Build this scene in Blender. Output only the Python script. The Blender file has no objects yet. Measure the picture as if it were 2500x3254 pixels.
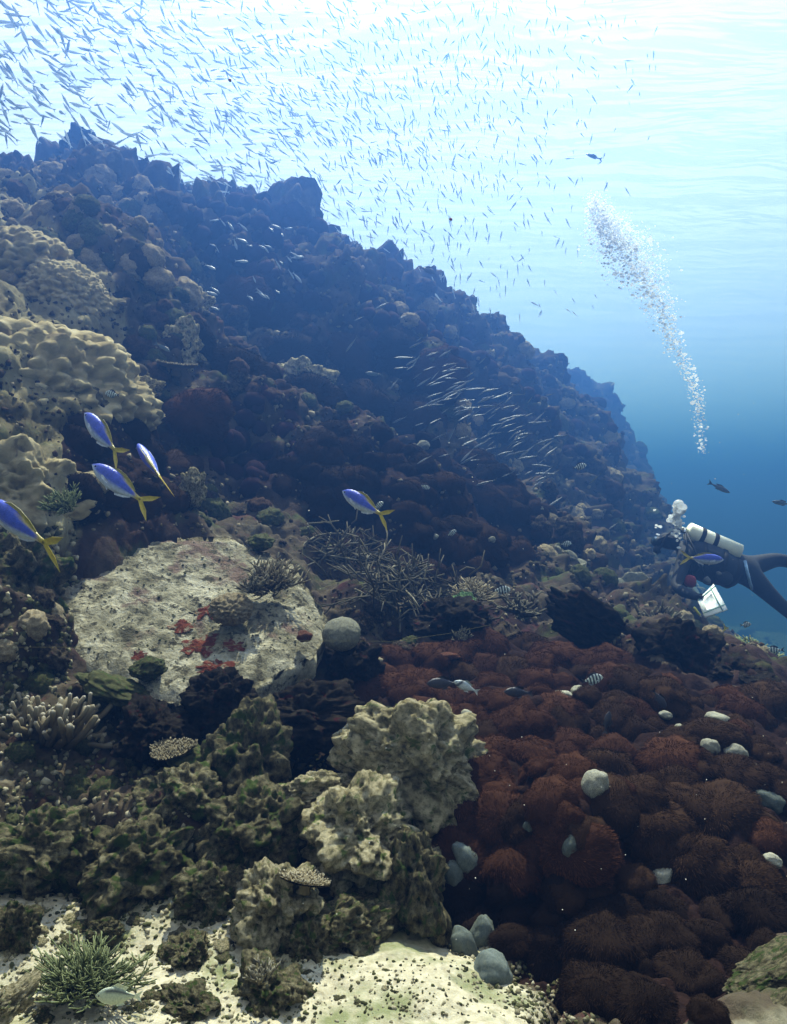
import bpy, bmesh, math, random
import numpy as np
from mathutils import Vector, Matrix, Euler, Quaternion

random.seed(7)
RNG = np.random.default_rng(11)
S = bpy.context.scene
C = S.collection
R = math.radians

# ------------------------------------------------------------------ camera
F, CX, CY = 2554.0, 1250.0, 1627.0          # focal length and centre in photograph pixels
cam_d = bpy.data.cameras.new('camera')
cam_d.sensor_fit = 'VERTICAL'
cam_d.sensor_height = 24.0
cam_d.lens = 24.0 * F / 3254.0
cam_d.clip_start = 0.02
cam_d.clip_end = 600.0
cam = bpy.data.objects.new('camera', cam_d)
C.objects.link(cam)
cam.rotation_euler = (R(90), 0, 0)
S.camera = cam

# ------------------------------------------------------------------ daylight
SUN_EL, SUN_AZ = 60.0, 4.0                 # high, ahead of the camera, a little to the left
w = bpy.data.worlds.new('World')
S.world = w
w.use_nodes = True
nt = w.node_tree
bg = nt.nodes['Background']
sky = nt.nodes.new('ShaderNodeTexSky')
sky.sky_type = 'NISHITA'
sky.sun_disc = False
sky.sun_elevation = R(SUN_EL)
sky.sun_rotation = R(SUN_AZ)
nt.links.new(sky.outputs[0], bg.inputs[0])
bg.inputs[1].default_value = 0.05
sd = bpy.data.lights.new('sun', 'SUN')
sd.energy = 5.0
sd.angle = R(0.6)
sd.color = (1.0, 0.87, 0.76)
sun = bpy.data.objects.new('sun', sd)
C.objects.link(sun)
_sdir = Vector((math.sin(R(SUN_AZ)) * math.cos(R(SUN_EL)), math.cos(R(SUN_AZ)) * math.cos(R(SUN_EL)), math.sin(R(SUN_EL))))
sun.rotation_euler = (-_sdir).to_track_quat('-Z', 'Y').to_euler()
sun.location = _sdir * 40
S.view_settings.view_transform = 'Standard'
S.view_settings.look = 'None'
S.view_settings.exposure = 1.78
S.view_settings.gamma = 1.0
cy = S.cycles
cy.max_bounces = 5
cy.diffuse_bounces = 2
cy.glossy_bounces = 2
cy.transmission_bounces = 3
cy.volume_bounces = 0
cy.transparent_max_bounces = 8
cy.use_denoising = True
cy.sample_clamp_indirect = 4.0
cy.caustics_reflective = False
cy.caustics_refractive = False

# ------------------------------------------------------------------ helpers
_perm = RNG.permutation(256); _perm = np.concatenate([_perm, _perm, _perm])
_grad = RNG.normal(size=(256, 3)); _grad /= np.linalg.norm(_grad, axis=1)[:, None]
_rnd = RNG.random((256, 3))

def noise(P):
    """gradient noise, P (N,3) -> about -0.7..0.7"""
    P = np.asarray(P, float)
    I = np.floor(P).astype(np.int64); f = P - I; I &= 255
    u = f * f * f * (f * (f * 6 - 15) + 10)
    out = 0
    for dx in (0, 1):
        wx = u[:, 0] if dx else 1 - u[:, 0]
        hx = _perm[(I[:, 0] + dx) & 255]
        for dy in (0, 1):
            wy = wx * (u[:, 1] if dy else 1 - u[:, 1])
            hy = _perm[(hx + I[:, 1] + dy) & 255]
            for dz in (0, 1):
                g = _grad[_perm[(hy + I[:, 2] + dz) & 255]]
                d = g[:, 0] * (f[:, 0] - dx) + g[:, 1] * (f[:, 1] - dy) + g[:, 2] * (f[:, 2] - dz)
                out = out + wy * (u[:, 2] if dz else 1 - u[:, 2]) * d
    return out

def fbm(P, oct=4, gain=0.5, lac=2.03, billow=False, ridge=False):
    P = np.asarray(P, float); a = 1.0; s = 0
    for k in range(oct):
        n = noise(P * lac ** k + 17.3 * k)
        if billow: n = np.abs(n) * 2 - .45
        if ridge: n = .45 - np.abs(n) * 2
        s = s + a * n; a *= gain
    return s

def worley(P, jit=0.9):
    """distance to the nearest random cell point, (N,3) -> 0..~1"""
    P = np.asarray(P, float); I = np.floor(P).astype(np.int64); f = P - I
    best = np.full(len(P), 9.0)
    for dx in (-1, 0, 1):
        for dy in (-1, 0, 1):
            for dz in (-1, 0, 1):
                h = _perm[(_perm[(_perm[(I[:, 0] + dx) & 255] + I[:, 1] + dy) & 255] + I[:, 2] + dz) & 255]
                q = _rnd[h] * jit + (1 - jit) * .5
                d = (q[:, 0] + dx - f[:, 0]) ** 2 + (q[:, 1] + dy - f[:, 1]) ** 2 + (q[:, 2] + dz - f[:, 2]) ** 2
                np.minimum(best, d, out=best)
    return np.sqrt(best)

def ss(a, b, x):
    t = np.clip((np.asarray(x, float) - a) / (b - a), 0, 1)
    return t * t * (3 - 2 * t)

def mesh(name, V, Fc, mat=None, smooth=True, col=None):
    """Fc: (N,k) index array or a list of such arrays; col: per-vertex 'tint' grey value or colour"""
    V = np.asarray(V, np.float32)
    if not isinstance(Fc, list): Fc = [Fc]
    Fc = [np.asarray(f, np.int32) for f in Fc if len(f)]
    me = bpy.data.meshes.new(name)
    me.vertices.add(len(V)); me.vertices.foreach_set('co', V.ravel())
    nl = sum(f.size for f in Fc); npoly = sum(len(f) for f in Fc)
    me.loops.add(nl); me.loops.foreach_set('vertex_index', np.concatenate([f.ravel() for f in Fc]))
    me.polygons.add(npoly)
    starts = []; o = 0
    for f in Fc:
        starts.append(o + np.arange(len(f)) * f.shape[1]); o += f.size
    me.polygons.foreach_set('loop_start', np.concatenate(starts).astype(np.int32))
    me.update(calc_edges=True)
    me.validate()
    if smooth: me.polygons.foreach_set('use_smooth', np.ones(len(me.polygons), bool))
    if col is not None:
        at = me.attributes.new('tint', 'FLOAT_COLOR', 'POINT')
        c = np.asarray(col, np.float32)
        if c.ndim == 1: c = np.stack([c, c, c, np.ones_like(c)], 1)
        elif c.shape[1] == 3: c = np.concatenate([c, np.ones((len(c), 1), np.float32)], 1)
        at.data.foreach_set('color', c.ravel().astype(np.float32))
    if mat: me.materials.append(mat)
    return me

def obj(name, me, parent=None, loc=None, rot=None, scale=None):
    o = bpy.data.objects.new(name, me); C.objects.link(o)
    if parent: o.parent = parent
    if loc is not None: o.location = loc
    if rot is not None:
        if isinstance(rot, Quaternion): rot = rot.to_euler()
        o.rotation_euler = rot
    if scale is not None: o.scale = (scale,) * 3 if isinstance(scale, (int, float)) else scale
    return o

def tag(o, label, cat, group=None, kind=None):
    if label: o['label'] = label
    if cat: o['category'] = cat
    if group: o['group'] = group
    if kind: o['kind'] = kind
    return o

def empty(name, loc=(0, 0, 0), rot=None, scale=None):
    o = bpy.data.objects.new(name, None); C.objects.link(o)
    o.location = loc
    o.empty_display_size = .05
    if rot is not None: o.rotation_euler = rot.to_euler() if isinstance(rot, Quaternion) else rot
    if scale is not None: o.scale = (scale,) * 3 if isinstance(scale, (int, float)) else scale
    return o

def copy_tree(o, parent=None):
    c = o.copy(); C.objects.link(c)
    if parent: c.parent = parent
    for ch in list(o.children): copy_tree(ch, c)
    return c

def grid_faces(nr, nc, wrap=False):
    i = np.arange(nr - 1)[:, None]; j = np.arange(nc if wrap else nc - 1)[None, :]
    a = i * nc + j; b = i * nc + (j + 1) % nc
    return np.stack([a, b, b + nc, a + nc], -1).reshape(-1, 4)

_ico = {}
def ico(n):
    if n not in _ico:
        bm = bmesh.new(); bmesh.ops.create_icosphere(bm, subdivisions=n, radius=1)
        V = np.array([v.co[:] for v in bm.verts]); T = np.array([[v.index for v in f.verts] for f in bm.faces]); bm.free()
        _ico[n] = (V, T)
    V, T = _ico[n]
    return V.copy(), T

def tube(pts, rad, n=6, cap=True):
    """one tapered tube through pts -> V, quads, tris"""
    pts = np.asarray(pts, float); m = len(pts)
    rad = np.broadcast_to(np.asarray(rad, float), (m,))
    T = np.gradient(pts, axis=0); T /= np.linalg.norm(T, axis=1)[:, None] + 1e-9
    ref = np.array([0, 0, 1.0]) if abs(T[0, 2]) < .9 else np.array([1.0, 0, 0])
    A = np.cross(T, ref); A /= np.linalg.norm(A, axis=1)[:, None] + 1e-9
    B = np.cross(T, A)
    t = np.arange(n) * 2 * math.pi / n
    V = (pts[:, None] + rad[:, None, None] * (np.cos(t)[None, :, None] * A[:, None] + np.sin(t)[None, :, None] * B[:, None])).reshape(-1, 3)
    Q = grid_faces(m, n, True)
    tris = np.zeros((0, 3), int)
    if cap:
        V = np.vstack([V, pts[-1] + T[-1] * rad[-1] * .7, pts[0] - T[0] * rad[0] * .3])
        k = np.arange(n)
        tris = np.vstack([np.stack([(m - 1) * n + k, (m - 1) * n + (k + 1) % n, np.full(n, m * n)], 1),
                          np.stack([(k + 1) % n, k, np.full(n, m * n + 1)], 1)])
    return V, Q, tris

class MB:
    """collects shapes that become ONE mesh"""
    def __init__(s): s.V = []; s.Q = []; s.T = []; s.c = []; s.n = 0
    def add(s, V, Q=None, T=None, col=.5):
        V = np.asarray(V, float)
        if Q is not None and len(Q): s.Q.append(np.asarray(Q) + s.n)
        if T is not None and len(T): s.T.append(np.asarray(T) + s.n)
        s.V.append(V)
        col = np.asarray(col, float)
        s.c.append(np.broadcast_to(col, (len(V),)) if col.ndim < 1 or len(col) == len(V) else np.full(len(V), .5))
        s.n += len(V)
    def tube(s, pts, rad, n=6, col=.5):
        V, Q, T = tube(pts, rad, n); s.add(V, Q, T, col)
    def build(s, name, mat, smooth=True):
        fs = []
        if s.Q: fs.append(np.vstack(s.Q))
        if s.T: fs.append(np.vstack(s.T))
        return mesh(name, np.vstack(s.V), fs, mat, smooth, np.concatenate(s.c))

def P(px, py, d):
    """a point seen at photograph pixel (px, py), d metres ahead of the camera"""
    return Vector(((px - CX) / F * d, d, -(py - CY) / F * d))

# ------------------------------------------------------------------ materials
def new_mat(name):
    m = bpy.data.materials.new(name); m.use_nodes = True
    t = m.node_tree
    return m, t, t.nodes['Principled BSDF']

def nd(t, typ, **kw):
    n = t.nodes.new(typ)
    for k, v in kw.items():
        if k == 'inp':
            for kk, vv in v.items(): n.inputs[kk].default_value = vv
        else: setattr(n, k, v)
    return n

def ramp(t, fac, stops, interp='LINEAR'):
    r = t.nodes.new('ShaderNodeValToRGB'); r.color_ramp.interpolation = interp
    e = r.color_ramp.elements
    while len(e) < len(stops): e.new(.5)
    for k, (p, c) in enumerate(stops):
        e[k].position = p; e[k].color = (*c, 1) if len(c) == 3 else c
    if fac is not None: t.links.new(fac, r.inputs[0])
    return r

def mixc(t, a, b, fac, mode='MIX'):
    m = t.nodes.new('ShaderNodeMix'); m.data_type = 'RGBA'; m.blend_type = mode
    for s, v in ((m.inputs[6], a), (m.inputs[7], b), (m.inputs[0], fac)):
        if isinstance(v, (int, float)): s.default_value = v
        elif isinstance(v, tuple): s.default_value = (*v, 1)
        else: t.links.new(v, s)
    return m.outputs[2]

def growth_mat(name, cols, scale=6.0, rough=.85, bump=.4, bscale=60.0, speck=None, patch=None, rand=0.0, coord='Object'):
    """mottled organic surface: cols = ramp of real colours; speck = (colour, scale, amount); patch = (colour, scale, threshold)"""
    m, t, b = new_mat(name)
    L = t.links.new
    tc = nd(t, 'ShaderNodeTexCoord')
    src = tc.outputs[coord]
    if rand:
        oi = nd(t, 'ShaderNodeObjectInfo')
        ad = nd(t, 'ShaderNodeVectorMath', operation='MULTIPLY_ADD'); ad.inputs[1].default_value = (1, 1, 1)
        L(src, ad.inputs[0])
        mu = nd(t, 'ShaderNodeVectorMath', operation='SCALE'); mu.inputs[0].default_value = (37, 19, 23); L(oi.outputs['Random'], mu.inputs['Scale'])
        L(mu.outputs[0], ad.inputs[2]); src = ad.outputs[0]
    n1 = nd(t, 'ShaderNodeTexNoise', inp={'Scale': scale, 'Detail': 8.0, 'Roughness': .62}); L(src, n1.inputs['Vector'])
    k = len(cols)
    stops = [(.30 + .40 * i / max(1, k - 1), c) for i, c in enumerate(cols)]
    col = ramp(t, n1.outputs[0], stops).outputs[0]
    if patch:
        n3 = nd(t, 'ShaderNodeTexNoise', inp={'Scale': patch[1], 'Detail': 5.0, 'Roughness': .6, 'Distortion': .6}); L(src, n3.inputs['Vector'])
        rp = ramp(t, n3.outputs[0], [(patch[2], (0, 0, 0)), (patch[2] + .07, (1, 1, 1))])
        col = mixc(t, col, patch[0], rp.outputs[0])
    if speck:
        n2 = nd(t, 'ShaderNodeTexNoise', inp={'Scale': speck[1], 'Detail': 3.0, 'Roughness': .7}); L(src, n2.inputs['Vector'])
        rp = ramp(t, n2.outputs[0], [(speck[2], (0, 0, 0)), (speck[2] + .08, (1, 1, 1))])
        col = mixc(t, col, speck[0], rp.outputs[0])
    if rand:
        hs = nd(t, 'ShaderNodeHueSaturation')
        mr = nd(t, 'ShaderNodeMapRange', inp={'To Min': 1 - rand, 'To Max': 1 + rand}); L(oi.outputs['Random'], mr.inputs[0])
        L(mr.outputs[0], hs.inputs['Value']); L(col, hs.inputs['Color']); col = hs.outputs[0]
    L(col, b.inputs['Base Color'])
    b.inputs['Roughness'].default_value = rough
    b.inputs['Specular IOR Level'].default_value = .02
    if bump:
        nb = nd(t, 'ShaderNodeTexNoise', inp={'Scale': bscale, 'Detail': 6.0, 'Roughness': .65}); L(src, nb.inputs['Vector'])
        bp = nd(t, 'ShaderNodeBump', inp={'Strength': bump, 'Distance': .03}); L(nb.outputs[0], bp.inputs['Height'])
        L(bp.outputs[0], b.inputs['Normal'])
    return m
# ------------------------------------------------------------------ the reef slope
CP = [  # photograph pixel x, y, metres ahead
 (100,3200,1.65),(600,3150,1.7),(1100,3200,1.65),(1400,3100,1.78),(1760,3200,1.78),(2050,3200,1.66),(2300,3200,1.62),(200,3000,1.85),(600,2950,1.9),
 (100,2700,2.15),(400,2700,2.15),(800,2700,2.2),(200,2450,2.5),(600,2450,2.5),(900,2400,2.68),(350,2350,2.7),(750,2400,2.75),
 (250,1950,3.3),(600,1740,3.75),(900,2070,3.3),(500,2207,3.2),(850,2230,3.05),(100,2000,2.9),
 (50,1900,3.0),(50,1600,3.3),(150,1400,3.55),(200,1120,4.1),(0,1000,4.0),(350,1280,4.1),(0,800,5.0),(200,850,5.2),
 (450,1500,4.0),(650,1550,4.6),(700,1300,5.6),(500,1150,5.3),(450,1000,5.9),(350,800,6.8),(150,650,7.8),(0,570,8.6),(50,505,9.6),
 (280,500,10.6),(450,590,10.6),(600,640,10.6),(800,650,11.2),(1000,740,11.6),(1080,830,11.6),(800,800,9.7),(950,950,9.2),(650,900,8.6),
 (800,1080,7.6),(1050,1050,9.2),(1050,1250,7.2),(900,1450,5.7),(1000,1620,5.1),
 (1200,920,14.5),(1350,985,17.5),(1500,1080,19),(1300,1100,12),(1500,1200,13.5),(1600,1150,22),(1800,1215,27),(2000,1285,31),(2040,1340,32),
 (2070,1460,31),(2090,1600,28),(1300,1350,7.6),(1500,1400,9),(1700,1350,13),(1400,1550,6.3),(1650,1600,8.3),(1900,1450,16),(1900,1650,12),
 (1200,1750,5.0),(1450,1800,5.1),(1700,1800,6.7),(1950,1840,8.6),(2140,1800,18),(2300,1995,9),(2480,2010,8),(2150,1940,9.5),(2060,1880,10.5),(1900,1950,5.7),(2200,2030,5.6),(2480,2060,5.7),
 (1050,1850,4.05),(1300,1950,4.05),(1700,1960,4.5),(1200,2120,3.45),(1600,2080,3.65),(2000,2120,3.75),(2450,2200,3.75),(1500,2300,2.88),
 (1600,2430,2.45),(1900,2380,2.6),(2200,2430,2.65),(2450,2400,2.85),(1750,2600,2.16),(2100,2650,2.2),(2480,2700,2.3),(1450,2650,2.3),(1450,2880,2.2),(1850,2820,2.02),(2200,2820,2.04),(1700,3010,2.0),(2050,3080,1.9),(1500,3060,1.86),(1100,2560,2.5),(1300,2720,2.25)]
BED = [(1060,2140),(1250,2075),(1500,2045),(1900,2060),(2050,2130),(2300,2210),(2520,2200),(2520,2900),(2300,3220),(1900,3230),(1690,3120),(1500,2980),(1400,2620),(1430,2500),(1510,2350),(1330,2250),(1120,2200)]
MID = [(900,1420),(1050,1370),(1300,1360),(1420,1420),(1600,1520),(1760,1600),(1720,1740),(1600,1830),(1380,1860),(1240,1870),(1060,1760),(1000,1620),(900,1560)]
LEFTB = [(180,1420),(300,1330),(420,1300),(520,1380),(620,1500),(600,1640),(420,1680),(250,1620),(190,1520)]
BEDS = [BED, MID, LEFTB]
pts = [tuple(P(*c)) for c in CP]
pts += [(-2,.5,-.85),(0,.5,-1.04),(2,.5,-1.04),(4,2,-1.06),(6,5,-1.5),(5.2,9,-2.0),(6,12,-2.6),(7.6,16,-4),(12,12,-5),(9,20,-4.5),(12,28,-6),(15,38,-8),(22,26,-9),(16,30,-8.5),(14,45,-9),(40,60,-12),
        (-8,14,5.3),(-12,8,5.2),(-6,5,2.9),(-5,2.5,1.0),(-4,.6,-.3),(-1,24,4.3),(6,40,3.8),(-5,26,4.8),(0,50,3.6),(-30,40,4.5),(-25,12,5),(-14,1,1.5),(40,5,-9),(30,60,-11)]
pts = np.array(pts)

def tps_fit(X, z, lam=2e-4):
    n = len(X)
    d2 = ((X[:, None] - X[None]) ** 2).sum(-1)
    K = .5 * d2 * np.log(d2 + 1e-12)
    A = np.zeros((n + 3, n + 3)); A[:n, :n] = K + lam * np.eye(n); A[:n, n] = 1; A[:n, n + 1:] = X; A[n, :n] = 1; A[n + 1:, :n] = X.T
    return np.linalg.solve(A, np.concatenate([z, [0, 0, 0]]))
_X = pts[:, :2]; _W = tps_fit(_X, pts[:, 2])
def base_z(x, y):
    Q = np.stack([x, y], 1); out = np.zeros(len(Q))
    for s in range(0, len(Q), 40000):
        q = Q[s:s + 40000]
        d2 = ((q[:, None] - _X[None]) ** 2).sum(-1)
        out[s:s + 40000] = (.5 * d2 * np.log(d2 + 1e-12)) @ _W[:-3] + _W[-3] + q @ _W[-2:]
    return out

NU, NV = 600, 760
uu = np.concatenate([np.linspace(-2.6, -1.15, 24, endpoint=False), np.linspace(-1.15, -.53, 130, endpoint=False), np.linspace(-.53, .53, 450), np.linspace(.53, 1.15, 131)[1:], np.linspace(1.15, 2.6, 25)[1:]])
vv = np.concatenate([np.linspace(math.log(.55), math.log(1.4), 30, endpoint=False), np.linspace(math.log(1.4), math.log(30), NV - 60), np.linspace(math.log(30), math.log(66), 31)[1:]])
NU, NV = len(uu), len(vv)
U, Vv = np.meshgrid(uu, vv); Y = np.exp(Vv).ravel(); X = U.ravel() * Y
# coarse evaluation of the smooth base, then bilinear refinement
cu, cv = uu[::4], vv[::4]
if cu[-1] != uu[-1]: cu = np.append(cu, uu[-1])
if cv[-1] != vv[-1]: cv = np.append(cv, vv[-1])
CU, CV = np.meshgrid(cu, cv); CYy = np.exp(CV).ravel()
Zc = base_z(CU.ravel() * CYy, CYy).reshape(len(cv), len(cu))
Zr = np.stack([np.interp(uu, cu, Zc[k]) for k in range(len(cv))])
Z = np.stack([np.interp(vv, cv, Zr[:, k]) for k in range(NU)], 1)
# broad swellings of the reef: (pixel x, pixel y, metres ahead, radius, height)
XX, YY = U * np.exp(Vv), np.exp(Vv)
for bx, by, bd, br, bh in ((820, 800, 10.0, 1.9, 1.1), (1480, 1180, 12.2, 2.0, 1.1), (1150, 1480, 5.8, .9, .42), (1620, 1640, 7.8, 1.1, .45), (620, 1230, 5.6, .7, .35), (1900, 1400, 17, 2.2, .9), (330, 1000, 5.7, .55, .35), (1230, 1180, 8.6, .9, .5), (420, 720, 8.0, .9, .5)):
    c_ = P(bx, by, bd); q_ = ((XX - c_.x) ** 2 + (YY - c_.y) ** 2) / br ** 2
    Z = Z + bh * np.exp(-q_ ** 2)
# keep the crest where it stands: nothing behind it rises above it
rx = [-3000, 0, 150, 240, 310, 430, 560, 700, 850, 950, 1040, 1090, 1200, 1350, 1500, 1600, 1800, 1950, 2050, 2090, 2110, 2160, 2230, 2311, 2500, 6000]
ry = [300, 510, 500, 500, 520, 600, 660, 660, 660, 700, 780, 850, 890, 945, 1035, 1095, 1180, 1240, 1300, 1430, 1590, 1800, 1995, 2105, 2130, 2150]
rd = [9.6, 9.6, 10, 10.4, 10.6, 10.6, 10.6, 11, 11.2, 11.4, 11.6, 11.6, 14.5, 17.5, 19, 22, 27, 30, 31, 31, 28, 21, 13, 10, 8.5, 8.5]
pu = CX + F * uu; crest = np.interp(pu, rx, ry); cd = np.interp(pu, rx, rd)
cz = (CY - crest) / F * cd
lim = np.where(YY < cd[None], (CY - crest)[None] / F * YY, cz[None] - .02 * (YY - cd[None]))
Z = np.where(YY > 3.0, np.minimum(Z, lim), Z)
far_w = ss(5.5, 8.0, YY)
for _ in range(26):                                          # round off the far masses
    B = Z.copy(); B[1:-1, 1:-1] = (Z[:-2, 1:-1] + Z[2:, 1:-1] + Z[1:-1, :-2] + Z[1:-1, 2:]) / 4
    Z = Z * (1 - far_w) + B * far_w
Z = np.clip(Z, -12.5, 6.5)
# how rough: bare sand in the hollows near the camera stays smooth
pxg = CX + F * U; pyg = CY - F * Z / np.exp(Vv)
sand = ss(2840, 3060, pyg + 190 * np.exp(-((pxg - 300) / 520) ** 4) - 420 * ss(1450, 1900, pxg))
sand = np.maximum(sand, ss(2.0, 9.0, X.reshape(Z.shape) - 1.0) * ss(-.55, -.95, Z) * ss(3.0, 5.0, np.exp(Vv)) * .55)
def poly_mask(poly):
    c = np.zeros(pxg.shape, bool)
    for i in range(len(poly)):
        (x1, y1), (x2, y2) = poly[i], poly[i - 1]
        if y1 != y2: c ^= ((y1 > pyg) != (y2 > pyg)) & (pxg < (x2 - x1) * (pyg - y1) / (y2 - y1) + x1)
    return c
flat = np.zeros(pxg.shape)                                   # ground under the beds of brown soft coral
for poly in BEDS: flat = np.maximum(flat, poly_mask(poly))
dist = np.exp(Vv)
P3 = np.stack([X, Y, Z.ravel() * 1.0], 1)
n_big = fbm(P3 * .55, 3).reshape(Z.shape)
n_mid = fbm(P3 * 1.9 + 5, 3, billow=True).reshape(Z.shape)
n_sm = fbm(P3 * 6.5 + 9, 3, billow=True).reshape(Z.shape)
w1 = worley(P3 * 3.1).reshape(Z.shape)
w0 = worley(P3 * 1.15 + 6).reshape(Z.shape)
w2 = worley(P3 * 9.0 + 3).reshape(Z.shape)
rnd = lambda w_: np.sqrt(np.clip(1 - (w_ / .72) ** 2, 0, 1)) - .5
amp = (1 - .85 * sand) * (1 - .25 * flat)
far = ss(3, 10, dist)
disp = n_big * (.12 + .42 * far) + n_mid * (.10 + .20 * far) + rnd(w1) * (.09 + .05 * far) + (np.clip(1 - (w0 / .85) ** 2, 0, 1) - .4) * .34 * far + n_sm * (.032 + .035 * far) + rnd(w2) * (.022 + .02 * far)
near = ss(5, 2.5, dist)
w3 = worley(P3 * 22.0 + 7).reshape(Z.shape)
disp += near * (rnd(w3) * .014 + .012 * fbm(P3 * 19 + 3, 2).reshape(Z.shape))
disp *= amp
disp *= 1 - .75 * ss(2120, 2220, pxg) * ss(4.0, 6.0, dist)
disp += sand * (.022 * fbm(P3 * 2.3, 2).reshape(Z.shape) + .012 * fbm(P3 * 9, 3).reshape(Z.shape))
# displace along the slope normal so lumps overhang a little
gy, gx = np.gradient(Z)
dzu = np.gradient(Z, uu, axis=1) / dist          # dz/dx
dzv = (np.gradient(Z, vv, axis=0) - dzu * dist * 0) / dist
nrm = np.stack([-dzu, -dzv, np.ones_like(Z)], -1); nrm /= np.linalg.norm(nrm, axis=-1)[..., None]
V3 = np.stack([X.reshape(Z.shape), Y.reshape(Z.shape), Z], -1) + nrm * disp[..., None]
pale = poly_mask([(-900,560),(40,600),(300,800),(400,980),(450,1300),(270,1450),(240,1720),(-900,1900)]).astype(float)   # pale encrusting coral down the left
for _ in range(14): pale[1:-1, 1:-1] = (pale[:-2, 1:-1] + pale[2:, 1:-1] + pale[1:-1, :-2] + pale[1:-1, 2:]) / 4
tint = np.stack([sand, flat, pale], -1).reshape(-1, 3)

def reef_mat():
    m, t, b = new_mat('reef_rock'); L = t.links.new
    tc = nd(t, 'ShaderNodeTexCoord'); src = tc.outputs['Object']
    at = nd(t, 'ShaderNodeAttribute', attribute_name='tint')
    sp = nd(t, 'ShaderNodeSeparateColor'); L(at.outputs['Color'], sp.inputs[0])
    n1 = nd(t, 'ShaderNodeTexNoise', inp={'Scale': 2.2, 'Detail': 9.0, 'Roughness': .68}); L(src, n1.inputs['Vector'])
    c1 = ramp(t, n1.outputs[0], [(.32, (.013, .009, .007)), (.42, (.038, .027, .021)), (.5, (.08, .064, .042)), (.58, (.045, .037, .023)), (.68, (.17, .148, .10))]).outputs[0]
    n0 = nd(t, 'ShaderNodeTexNoise', inp={'Scale': .75, 'Detail': 4.0, 'Roughness': .55}); L(src, n0.inputs['Vector'])
    c1 = mixc(t, c1, (.026, .013, .012), ramp(t, n0.outputs[0], [(.46, (0, 0, 0)), (.58, (.75, .75, .75))]).outputs[0])
    n2 = nd(t, 'ShaderNodeTexNoise', inp={'Scale': 5.0, 'Detail': 6.0, 'Roughness': .7, 'Distortion': .5}); L(src, n2.inputs['Vector'])
    c2 = mixc(t, c1, (.062, .024, .024), ramp(t, n2.outputs[0], [(.58, (0, 0, 0)), (.66, (.8, .8, .8))]).outputs[0])       # crimson and pink crusts
    n3 = nd(t, 'ShaderNodeTexNoise', inp={'Scale': 3.3, 'Detail': 7.0, 'Roughness': .7}); L(src, n3.inputs['Vector'])
    c3 = mixc(t, c2, (.05, .07, .022), ramp(t, n3.outputs[0], [(.54, (0, 0, 0)), (.66, (.75, .75, .75))]).outputs[0])    # green turf algae
    n4 = nd(t, 'ShaderNodeTexNoise', inp={'Scale': 38.0, 'Detail': 6.0, 'Roughness': .7}); L(src, n4.inputs['Vector'])
    n5 = nd(t, 'ShaderNodeTexNoise', inp={'Scale': 7.0, 'Detail': 5.0, 'Roughness': .65}); L(src, n5.inputs['Vector'])
    sandc = ramp(t, n4.outputs[0], [(.3, (.26, .23, .15)), (.5, (.42, .38, .26)), (.7, (.52, .48, .34))]).outputs[0]
    sandc = mixc(t, sandc, (.15, .17, .07), ramp(t, n5.outputs[0], [(.50, (0, 0, 0)), (.68, (.85, .85, .85))]).outputs[0])
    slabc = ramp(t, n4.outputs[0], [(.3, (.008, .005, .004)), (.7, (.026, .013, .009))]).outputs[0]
    # ragged borders
    def edge(ch, w=.5, lo=.35, hi=.5):
        a = nd(t, 'ShaderNodeMath', operation='MULTIPLY_ADD'); L(n2.outputs[0], a.inputs[0]); a.inputs[1].default_value = w; L(ch, a.inputs[2])
        return ramp(t, a.outputs[0], [(.5 * w + lo, (0, 0, 0)), (.5 * w + hi, (1, 1, 1))]).outputs[0]
    palec = ramp(t, n1.outputs[0], [(.34, (.05, .042, .022)), (.46, (.16, .14, .075)), (.58, (.25, .225, .13)), (.7, (.33, .30, .19))]).outputs[0]
    palec = mixc(t, palec, (.06, .085, .028), ramp(t, n3.outputs[0], [(.55, (0, 0, 0)), (.68, (.7, .7, .7))]).outputs[0])
    c3 = mixc(t, c3, palec, edge(sp.outputs[2], .9, .25, .5))
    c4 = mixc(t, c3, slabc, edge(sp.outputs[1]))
    c5 = mixc(t, c4, sandc, edge(sp.outputs[0], .8, .18, .58))
    L(c5, b.inputs['Base Color'])
    b.inputs['Roughness'].default_value = .9; b.inputs['Specular IOR Level'].default_value = .02
    nb = nd(t, 'ShaderNodeTexNoise', inp={'Scale': 45.0, 'Detail': 8.0, 'Roughness': .7}); L(src, nb.inputs['Vector'])
    bp = nd(t, 'ShaderNodeBump', inp={'Strength': .55, 'Distance': .02}); L(nb.outputs[0], bp.inputs['Height'])
    L(bp.outputs[0], b.inputs['Normal'])
    return m
reef = obj('reef_slope', mesh('reef_slope', V3.reshape(-1, 3), grid_faces(NV, NU), reef_mat(), True, tint))
tag(reef, 'rough coral reef slope rising away to the left', None, kind='structure')

# deep sand floor under and beyond everything
sand_m = growth_mat('deep_sand', [(.30, .27, .18), (.42, .39, .28), (.5, .47, .35)], .8, bump=.3)
g = np.sign(np.linspace(-1, 1, 60)) * np.abs(np.linspace(-1, 1, 60)) ** 2 * 310; GX, GY = np.meshgrid(g, g)
GZ = -13.2 + .25 * fbm(np.stack([GX.ravel() * .1, GY.ravel() * .1, GX.ravel() * 0], 1), 3)
sf = obj('seabed', mesh('seabed', np.stack([GX.ravel(), GY.ravel(), GZ], 1), grid_faces(60, 60), sand_m))
tag(sf, 'sandy sea floor far below the slope', None, kind='structure')

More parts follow.
